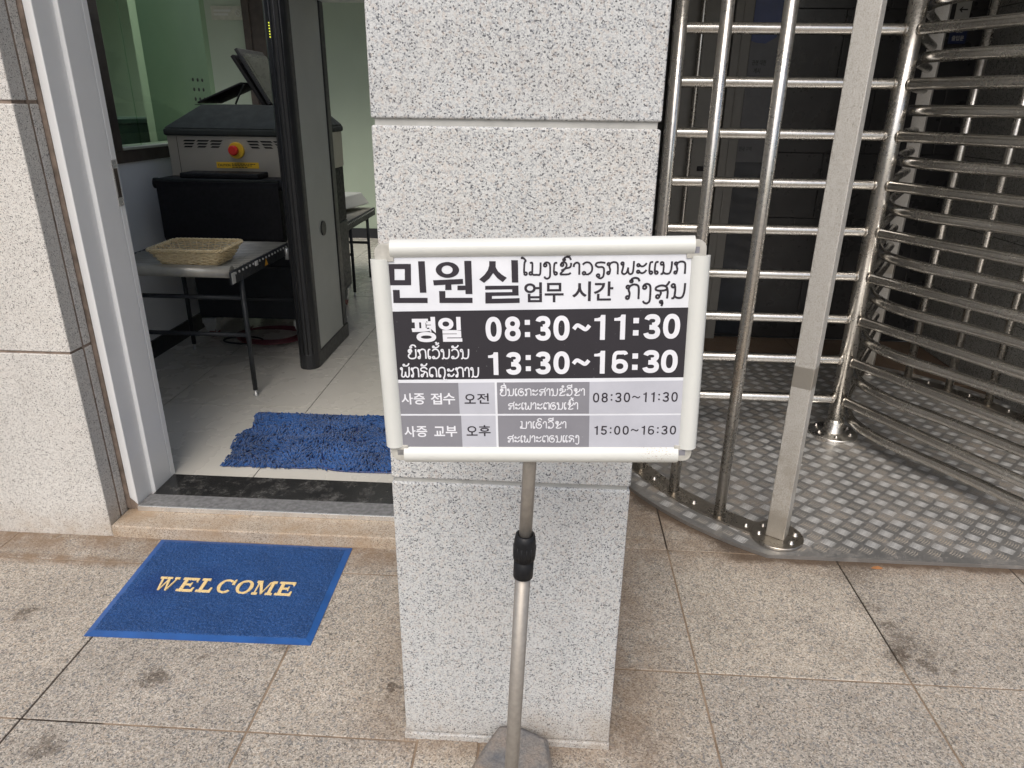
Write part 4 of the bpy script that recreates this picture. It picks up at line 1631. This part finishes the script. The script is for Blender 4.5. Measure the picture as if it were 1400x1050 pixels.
def spread(txt, x0, x1):
    """even setting of a small line of figures"""
    adv = {':': .52, '~': .98, '1': .82}
    wid = {':': .17, '~': .78, '1': .36}
    tot = sum(adv.get(c, .90) for c in txt) - .2
    k = (x1 - x0) / tot
    x = x0
    out = []
    for c in txt:
        a, w_ = adv.get(c, .90) * k, wid.get(c, .66) * k
        o = {'1': .14, ':': .06, '~': .0}.get(c, 0) * k
        out.append((c, x + o, x + o + w_))
        x += a
    return out


hours("hours_lettering", "pr_ink", spread("08:30~11:30", 74.9, 193.3), -67.8, 14.6, 2.1, .0085)
hours("hours_lettering", "pr_ink", spread("15:00~16:30", 76.2, 194.0), -117.6, 13.8, 2.1, .0045)

# Lao script, pen strokes on an x-height of 1: each glyph = (advance, strokes)
def arc(cx, cz, rx, rz, a0, a1, n=10):
    return [(cx + rx * math.cos(R(a0 + (a1 - a0) * k / n)), cz + rz * math.sin(R(a0 + (a1 - a0) * k / n))) for k in range(n + 1)]


def ln(*p):
    return list(p)


def cr(*p):
    return [(v.x, v.y) for v in cat_rom([(x, y, 0) for x, y in p], 5)]


LAO = {
    'ນ': (.98, [arc(.17, .84, .10, .11, 0, 360, 12)[:-1] + cr((.27, .84), (.30, .6), (.28, .2), (.22, .02), (.10, .02)), cr((.28, .16), (.40, .05), (.60, .02), (.76, .12), (.84, .45), (.86, 1.0))]),
    'ມ': (1.0, [cr((.12, .95), (.28, .98), (.29, .6), (.27, .2)), arc(.17, .13, .10, .11, 0, 360, 12), cr((.27, .13), (.36, .02), (.60, .02), (.80, .02), (.86, .3), (.88, 1.0))]),
    'ງ': (.72, [arc(.20, .78, .10, .11, 180, 540, 12)[:-1] + cr((.10, .80), (.22, .98), (.42, .98), (.54, .78), (.55, .2), (.52, -.15), (.36, -.30), (.20, -.24), (.14, -.12))]),
    'ເ': (.42, [cr((.34, .96), (.18, .94), (.12, .75), (.10, .3), (.12, .12)), arc(.22, .12, .10, .11, 180, 540, 12)]),
    'ຂ': (1.0, [arc(.26, .80, .10, .11, 200, 560, 12) + cr((.17, .76), (.26, .98), (.50, .96), (.58, .72), (.40, .40), (.14, .06), (.40, .03), (.72, .05), (.88, .16)), cr((.20, .34), (.50, .50), (.84, .62), (.90, .95))]),
    'າ': (.62, [cr((.08, .62), (.12, .84), (.30, .97), (.46, .86), (.48, .5), (.48, 0))]),
    'ວ': (.90, [cr((.10, .80), (.30, .97), (.58, .94), (.76, .66), (.74, .28), (.52, .04), (.30, .04)), arc(.20, .12, .10, .11, 0, 360, 12)]),
    'ຽ': (.86, [cr((.80, .92), (.50, .97), (.20, .92), (.12, .74), (.30, .60), (.56, .60), (.70, .46), (.70, .05), (.62, -.22), (.42, -.30), (.30, -.20)), arc(.30, -.08, .10, .11, 0, 360, 12)]),
    'ກ': (.96, [arc(.17, .82, .09, .10, 0, 360, 12), arc(.16, .12, .09, .10, 0, 360, 12), cr((.25, .12), (.28, .4), (.22, .62), (.26, .84), (.50, .98), (.76, .90), (.82, .6), (.82, 0))]),
    'ພ': (1.12, [arc(.18, .86, .09, .10, 0, 360, 12), cr((.26, .86), (.22, .5), (.16, .15), (.30, .02), (.48, .12), (.56, .36), (.58, .55)), cr((.58, .55), (.60, .2), (.72, .02), (.90, .10), (.96, .45), (.98, 1.05))]),
    'ະ': (.86, [arc(.18, .72, .09, .10, 0, 360, 12) + cr((.27, .70), (.44, .62), (.62, .70), (.76, .88)), arc(.18, .20, .09, .10, 0, 360, 12) + cr((.27, .18), (.44, .08), (.62, .16), (.76, .34))]),
    'ສ': (1.0, [cr((.84, .0), (.86, .4), (.78, .76), (.50, .88), (.20, .78), (.14, .62), (.30, .54), (.60, .54), (.84, .62)), cr((.74, .84), (.84, .96), (.94, 1.14)), arc(.28, .14, .10, .11, 0, 360, 12) + cr((.38, .16), (.46, .36), (.40, .54))]),
    'ຍ': (.98, [cr((.46, .80), (.34, .97), (.16, .90), (.14, .70), (.32, .56), (.16, .44), (.10, .22), (.28, .03), (.60, .03), (.80, .16), (.84, .5), (.84, 1.0)), arc(.36, .80, .09, .10, 0, 360, 12)]),
    'ຢ': (.98, [cr((.46, .80), (.34, .97), (.16, .90), (.14, .70), (.32, .56), (.16, .44), (.10, .22), (.28, .03), (.60, .03), (.80, .16), (.84, .5), (.84, 1.30)), arc(.36, .80, .09, .10, 0, 360, 12)]),
    'ລ': (.92, [cr((.80, .78), (.60, .96), (.30, .96), (.12, .80), (.22, .62), (.50, .58), (.74, .44), (.78, .16), (.74, .0)), arc(.22, .16, .10, .11, 0, 360, 12) + cr((.32, .18), (.42, .36), (.56, .54))]),
    'ດ': (.94, [cr((.82, 0), (.82, .6), (.70, .92), (.44, .98), (.18, .84), (.10, .5), (.14, .16), (.24, .06)), arc(.32, .14, .09, .10, 180, 540, 12)]),
    'ຕ': (.94, [cr((.82, 0), (.84, .6), (.78, .94), (.58, .94), (.46, .82), (.34, .95), (.18, .86), (.10, .5), (.14, .16), (.24, .06)), arc(.32, .14, .09, .10, 180, 540, 12)]),
    'ຖ': (.98, [cr((.14, .02), (.12, .5), (.20, .86), (.46, .98), (.72, .88), (.78, .5), (.72, .1), (.62, -.1), (.74, -.30), (.92, -.22)), arc(.22, .12, .09, .10, 0, 360, 12)]),
    'ອ': (.92, [cr((.60, .56), (.44, .44), (.34, .56), (.46, .68), (.66, .58), (.78, .36), (.66, .08), (.42, .02), (.16, .16), (.08, .5), (.20, .84), (.46, .98), (.74, .90))]),
    'ຊ': (1.0, [arc(.26, .80, .10, .11, 200, 560, 12) + cr((.17, .76), (.26, .98), (.48, .96), (.50, .74), (.34, .52), (.48, .40), (.24, .10), (.40, .03), (.72, .05), (.88, .16)), cr((.40, .34), (.60, .52), (.84, .66), (.92, .98))]),
    ' ': (.5, []),
    # signs above and below: zero advance, drawn relative to the end of the last letter
    'ົ': (0, [arc(-.60, 1.20, .08, .08, 0, 360, 10) + cr((-.52, 1.20), (-.58, 1.34), (-.40, 1.42), (-.20, 1.36), (-.12, 1.18))]),
    'ັ': (0, [arc(-.66, 1.22, .08, .08, 0, 360, 10) + cr((-.60, 1.16), (-.40, 1.14), (-.22, 1.24), (-.12, 1.40))]),
    '້': (0, [cr((-.46, 1.60), (-.36, 1.68), (-.32, 1.54), (-.40, 1.46), (-.24, 1.50), (-.12, 1.66))]),
    '່': (0, [ln((-.36, 1.50), (-.36, 1.78))]),
    'ື': (0, [cr((-.78, 1.16), (-.70, 1.36), (-.46, 1.42), (-.24, 1.34), (-.16, 1.16), (-.46, 1.14), (-.78, 1.16)), ln((-.36, 1.38), (-.32, 1.56)), ln((-.20, 1.34), (-.16, 1.52))]),
    'ີ': (0, [cr((-.78, 1.16), (-.70, 1.36), (-.46, 1.42), (-.24, 1.34), (-.16, 1.16), (-.46, 1.14), (-.78, 1.16)), ln((-.18, 1.30), (-.16, 1.56))]),
    'ໍ': (0, [arc(-.42, 1.26, .11, .11, 0, 360, 12)]),
    'ຸ': (0, [arc(-.50, -.22, .08, .08, 0, 360, 10) + cr((-.42, -.22), (-.42, -.36), (-.48, -.50))]),
    'ໂ': (.48, [cr((.02, 1.28), (.04, 1.40), (.16, 1.34), (.30, 1.14), (.22, 1.0), (.18, .5), (.18, .14)), arc(.28, .12, .10, .11, 180, 540, 12)]),
}
LAO['ແ'] = (.80, LAO['ເ'][1] + [[(x + .38, z) for x, z in s_] for s_ in LAO['ເ'][1]])


def lao(mb, txt, x0, x1, zl, zr, xh, wpen, y=y2):
    adv = sum(LAO[c][0] for c in txt)
    k = (x1 - x0) / (adv - .08)
    x = 0
    q = 0
    for c in txt:
        a, ss = LAO[c]
        for s_ in ss:
            q += 1
            pts = []
            for (u, v) in s_:
                px_ = x0 + (x + u - .06) * k
                t = (px_ - x0) / (x1 - x0)
                pts.append((px_, zl + (zr - zl) * t + v * xh))
            ribbon(mb, pts, wpen, y - .006 * (q % 9))
        x += a


def Lo(*a):
    return lambda mb: lao(mb, *a)


line("lao_lettering", "pr_ink", Lo('ໂມງເຂົ້າວຽກພະແນກ', -21.5, 193.5, 114.0, 113.4, 16.6, 2.5))
line("lao_lettering", "pr_ink", Lo('ກົງສຸນ', 115.5, 194.8, 80.0, 81.0, 20.2, 2.8))
line("lao_lettering", "pr_white", Lo('ຍົກເວັ້ນວັນ', -182.4, -96.2, -1.7, -2.0, 14.0, 2.0))
line("lao_lettering", "pr_white", Lo('ພັກລັດຖະການ', -194.7, -83.6, -28.9, -29.2, 14.6, 2.0))
line("lao_lettering", "pr_white", Lo('ຢື່ນເອກະສານຂໍວີຊາ', -55.6, 64.0, -57.4, -57.4, 10.8, 1.5))
line("lao_lettering", "pr_white", Lo('ສະເພາະຕອນເຊົ້າ', -44.7, 54.8, -78.4, -78.2, 10.6, 1.5))
line("lao_lettering", "pr_white", Lo('ມາເອົາວີຊາ', -27.9, 38.5, -107.6, -107.4, 10.8, 1.5))
line("lao_lettering", "pr_white", Lo('ສະເພາະຕອນແລງ', -46.8, 57.4, -129.6, -129.1, 10.6, 1.5))

# ------------------------------------------------------------------ full-height turnstile
PC = Vector((1.742, 1.897, 0))
ts = thing("turnstile_cage", "stainless turnstile cage with round posts on a round tread plate", "turnstile", (1.742, 1.897, 0))
ZP = .0150
RPL = 1.212
a_s = math.asin((.845 - PC.y) / RPL)
poly = []
aa0, aa1 = math.pi - a_s, 2 * math.pi + a_s   # from the left end of the straight edge clockwise round the back
na = 90
for k in range(na + 1):
    a = aa0 - (aa0 - (a_s)) * k / na
    poly.append((PC.x + RPL * math.cos(a), PC.y + RPL * math.sin(a)))
poly = poly[::-1]
b = MB()
b.prism(poly, .001, ZP)
# raised five-bar pattern, as low rounded ridges
e1 = Vector((math.cos(R(-135.9)), math.sin(R(-135.9)), 0))
e2 = Vector((math.cos(R(-44.0)), math.sin(R(-44.0)), 0))
CELL = .0555
orgc = Vector((1.7032, 1.0156, 0))
ga, gb = ([], []), ([], [])


def ridge(c, d, nrm, L, w_, h=.0017, bend=0.0, tv=None, tf=None):
    nseg = 2
    base = len(tv)
    for i in range(nseg + 1):
        t = i / nseg * 2 - 1
        mid = c + d * (L / 2 * t) + nrm * bend * (1 - t * t)
        ww = w_ / 2 * (.45 if abs(t) == 1 else 1)
        hh = h * (.25 if abs(t) == 1 else 1)
        tv.extend([mid - nrm * ww + Vector((0, 0, ZP)), mid + Vector((0, 0, ZP + hh)), mid + nrm * ww + Vector((0, 0, ZP))])
    for i in range(nseg):
        for j in range(2):
            p = base + i * 3 + j
            tf.append((p, p + 3, p + 4, p + 1))


for i in range(-46, 47):
    for j in range(-46, 47):
        c = orgc + e1 * (CELL * i) + e2 * (CELL * j)
        if (c - PC).xy.length > RPL - .03 or c.y < .868:
            continue
        if (i + j) % 2 == 0:
            for k in range(5):
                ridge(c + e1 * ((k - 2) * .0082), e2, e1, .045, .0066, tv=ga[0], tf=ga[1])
        else:
            for k in range(5):
                ridge(c + e2 * ((k - 2) * .0086), e1, e2, .040, .0046, .0016, .0022, tv=gb[0], tf=gb[1])
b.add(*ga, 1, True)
b.add(*gb, 2, True)
b.build("tread_plate", ["tread", "tread_glint", "tread_dirty"], ts)
RC = 1.08


def ring_pt(deg, r=RC, z=0):
    return (PC.x + r * math.cos(R(deg)), PC.y + r * math.sin(R(deg)), z)


for (d0_, d1_, name) in ((159, 240, "base_strip"), (-21, 60, "base_strip")):
    b = MB()
    n = 36
    bot_o = [ring_pt(d0_ + (d1_ - d0_) * k / n, RC + .043, ZP + .0005) for k in range(n + 1)]
    bot_i = [ring_pt(d0_ + (d1_ - d0_) * k / n, RC - .043, ZP + .0005) for k in range(n + 1)]
    up = .0085
    for k in range(n):
        q = [bot_i[k], bot_o[k], bot_o[k + 1], bot_i[k + 1]]
        vs = q + [(x, y, z + up) for x, y, z in q]
        b.add(vs, [(0, 3, 2, 1), (4, 5, 6, 7), (1, 2, 6, 5), (3, 0, 4, 7)])
    strip = b.build(name, "steel_plate", ts)
    for k in range(6):
        dd = (d1_ - 6) - 12 * k
        p = ring_pt(dd, RC + .008)
        b = MB()
        b.lathe(p, [(.0135, ZP + .009), (.0135, ZP + .0105), (.0085, ZP + .011), (.0085, ZP + .019), (.004, ZP + .021)], 8)
        b.build("bolt", "dark_bolt", strip)
ZTOP = 2.35
for base in (240, 60):
    for k in range(1, 7):
        p = ring_pt(base - 12 * k)
        b = MB()
        b.cyl((p[0], p[1], ZP + .008), (p[0], p[1], ZTOP), .0212, 22)
        ps = b.build("post", "steel", ts)
    # square corner post with its round foot
    p = ring_pt(base)
    b = MB()
    mtx = Matrix.Translation((p[0], p[1], 0)) @ Matrix.Rotation(R(base - 240 - 3), 4, 'Z') @ Matrix.Rotation(R(-30), 4, 'Z')
    b.box(-.0335, .0335, -.030, .030, ZP + .012, ZTOP, 0, mtx)
    sq = b.build("corner_post", "frosted", ts, bevel=.003, seg=3)
    b = MB()
    b.lathe(p, [(.094, ZP + .001), (.095, ZP + .003), (.095, ZP + .010), (.092, ZP + .012)], 40)
    fp = b.build("post_foot", "steel_plate", ts)
    for da in (-62, 62, 118, -118):
        a = R(base + da)
        q = (p[0] + .066 * math.cos(a), p[1] + .066 * math.sin(a))
        b = MB()
        b.lathe(q, [(.0125, ZP + .012), (.0125, ZP + .0135), (.008, ZP + .014), (.008, ZP + .022), (.004, ZP + .024)], 8)
        b.build("bolt", "dark_bolt", fp)
    b = MB()
    b.tube([ring_pt(base - 80 + 80 * k / 20, RC, ZTOP) for k in range(21)], .024, 14)
    b.build("top_hoop", "steel_h", ts)

ro = thing("turnstile_rotor", "turnstile rotor, upright column carrying three wings of horizontal bars", "turnstile rotor", (1.742, 1.897, .015))
b = MB()
b.cyl((PC.x, PC.y, .098), (PC.x, PC.y, 2.4), .0365, 32)
b.build("column", "steel", ro)
b = MB()
b.lathe(PC, [(.112, .0155), (.114, .018), (.114, .026), (.110, .029), (.050, .031), (.044, .036), (.043, .086), (.041, .089), (.036, .090), (.036, .098)], 40)
fo = b.build("column_foot", "steel", ro)
for k in range(6):
    a = R(20 + 60 * k)
    b = MB()
    b.lathe((PC.x + .083 * math.cos(a), PC.y + .083 * math.sin(a)), [(.011, .030), (.011, .034), (.007, .035), (.007, .042), (.003, .044)], 8)
    b.build("bolt", "dark_bolt", fo)
AR = .0222


def polar(deg, r, z):
    return Vector((PC.x + r * math.cos(R(deg)), PC.y + r * math.sin(R(deg)), z))


for k in range(10):
    z = .2 * (k + 1)
    for dg_, name in ((180, "arm"), (-63, "arm"), (60, "arm")):
        b = MB()
        b.tube([polar(dg_, .03, z), polar(dg_, .93, z)], AR, 18, caps='round')
        o = b.build(name, "steel_h", ro)
        b = MB()
        b.tube([polar(dg_, .0355, z), polar(dg_, .0415, z)], AR + .0025, 16)
        b.build("weld_collar", "steel_plate", o)
for k in range(11):
    z = .1 + .2 * k
    pts = [polar(60, .93, z), polar(60, .6, z), polar(60, .32, z), Vector((1.832, 1.98, z)), Vector((1.812, 1.83, z)), Vector((1.868, 1.64, z)), polar(-61, .55, z), polar(-61, .93, z)]
    b = MB()
    b.tube(cat_rom(pts, 6), AR, 18, caps='round')
    b.build("bent_arm", "steel_h", ro)

# ------------------------------------------------------------------ passage behind the turnstile
sw = thing("passage_side_wall", "grey granite block wall on the far right beyond the turnstile", "wall", (2.95, 2.4, 0))
b = MB()
zz = [0.0, .42, .83, 1.24, 1.65, 2.06, 2.47, 3.2]
for i in range(len(zz) - 1):
    off = .2 if i % 2 else 0
    ya = .9
    ys = [.9, 1.3 + off, 1.9 + off, 2.5 + off, 3.1 + off, 3.6]
    for j in range(len(ys) - 1):
        b.box(2.86, 3.1, ys[j] + .002, ys[j + 1] - .002, zz[i] + .002, zz[i + 1] - .002)
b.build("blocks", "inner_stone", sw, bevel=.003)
b = MB()
b.box(2.866, 3.09, .905, 3.59, 0, 3.19)
b.build("joints", "void", sw)
bw = thing("passage_back_wall", "dark stone wall closing the passage behind the turnstile", "wall", (2.2, 3.55, 0))
b = MB()
for i in range(len(zz) - 1):
    off = .25 if i % 2 else 0
    xs2 = [1.70, 2.05 + off, 2.6 + off * .5, 2.86]
    for j in range(len(xs2) - 1):
        b.box(xs2[j] + .0015, xs2[j + 1] - .0015, 3.505, 3.6, zz[i] + .0015, zz[i + 1] - .0015)
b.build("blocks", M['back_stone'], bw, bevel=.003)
b = MB()
b.box(.52, 2.86, 3.512, 3.7, 0, 3.19)
b.build("joints", "void", bw)
pd = thing("passage_door", "dim grey door with a long steel pull handle behind the bars", "door", (1.2, 3.48, 0))
b = MB()
b.box(1.02, 1.375, 3.47, 3.51, .03, 2.3)
b.build("leaf", "door_grey", pd, bevel=.003)
b = MB()
b.box(1.378, 1.485, 3.44, 3.51, 0, 2.3)
b.box(1.425, 1.432, 3.435, 3.44, 0, 2.3)
b.build("door_frame", "door_grey", pd, bevel=.004)
b = MB()
b.box(1.488, 1.70, 3.47, 3.51, .03, 2.3)
b.build("glass_panel", "dark_glass", pd)
b = MB()
b.tube([(1.185, 3.425, .78), (1.185, 3.425, 2.2)], .014, 14, caps='round')
hb = b.build("pull_handle", "steel", pd)
for z in (.9, 1.5, 2.1):
    b = MB()
    b.cyl((1.185, 3.425, z), (1.185, 3.472, z), .009, 10)
    b.build("handle_standoff", "steel", hb)
b = MB()
b.box(1.25, 1.33, 3.462, 3.470, 1.12, 1.15)
b.build("lock_plate", "machine_black", pd, bevel=.003)
nb = thing("door_notice", "navy and grey notice stuck on the dark glass beside the passage door", "notice", (1.59, 3.465, 1.7))
b = MB()
b.box(1.492, 1.668, 3.4655, 3.469, 1.18, 2.3)
b.build("sheet", "notice_grey", nb)
b = MB()
rp = [(1.493, 2.29), (1.667, 2.29), (1.667, 1.97), (1.64, 1.90), (1.58, 1.865), (1.52, 1.87), (1.493, 1.88)]
b.add([(x, 3.4645, z) for x, z in rp], [tuple(range(len(rp)))])
b.build("navy_field", "navy", nb)
b = MB()
put_text(b, "관련 대한", 1.515, 1.60, 1.745, 1.775, lambda x, z: (x, 3.4642, z), .02)
put_text(b, "게시", 1.53, 1.57, 1.700, 1.730, lambda x, z: (x, 3.4642, z), .02)
put_text(b, "안내 구역", 1.50, 1.58, 1.245, 1.275, lambda x, z: (x, 3.4642, z), .02)
b.build("notice_text", "ink", nb)
sg = thing("arrow_sign", "small white wall sign with a left-pointing black arrow", "sign", (2.715, 3.5, 2.06))
b = MB()
b.box(2.672, 2.755, 3.496, 3.503, 1.995, 2.125)
b.build("plate", "sign_white", sg, bevel=.001)
b = MB()
b.box(2.70, 2.738, 3.4945, 3.4955, 2.054, 2.062)
b.add([(2.688, 3.4948, 2.058), (2.708, 3.4948, 2.040), (2.708, 3.4948, 2.049), (2.700, 3.4948, 2.058), (2.708, 3.4948, 2.067), (2.708, 3.4948, 2.076)], [(0, 1, 2, 3), (0, 3, 4, 5)])
b.build("arrow", "ink", sg)
s2 = thing("blue_sign", "small blue sign with white lettering below the arrow sign", "sign", (2.715, 3.5, 1.92))
b = MB()
b.box(2.665, 2.765, 3.496, 3.503, 1.875, 1.975)
b.build("plate", "blue_sign", s2, bevel=.001)
b = MB()
put_text(b, "민원", 2.695, 2.735, 1.935, 1.960, lambda x, z: (x, 3.4945, z), .02)
put_text(b, "출입문", 2.680, 2.750, 1.893, 1.920, lambda x, z: (x, 3.4945, z), .02)
b.build("sign_text", "sign_white", s2)

lf = thing("dry_leaf", "tiny dry orange leaf on the paving against the tread plate edge", "leaf", (1.51, .815, .001))
b = MB()
b.add([(1.488, .812, .001), (1.503, .803, .004), (1.522, .806, .0025), (1.533, .816, .001), (1.518, .822, .005), (1.500, .820, .003)], [(0, 1, 5), (1, 2, 4, 5), (2, 3, 4)])
b.build("blade", "orange_leaf", lf)
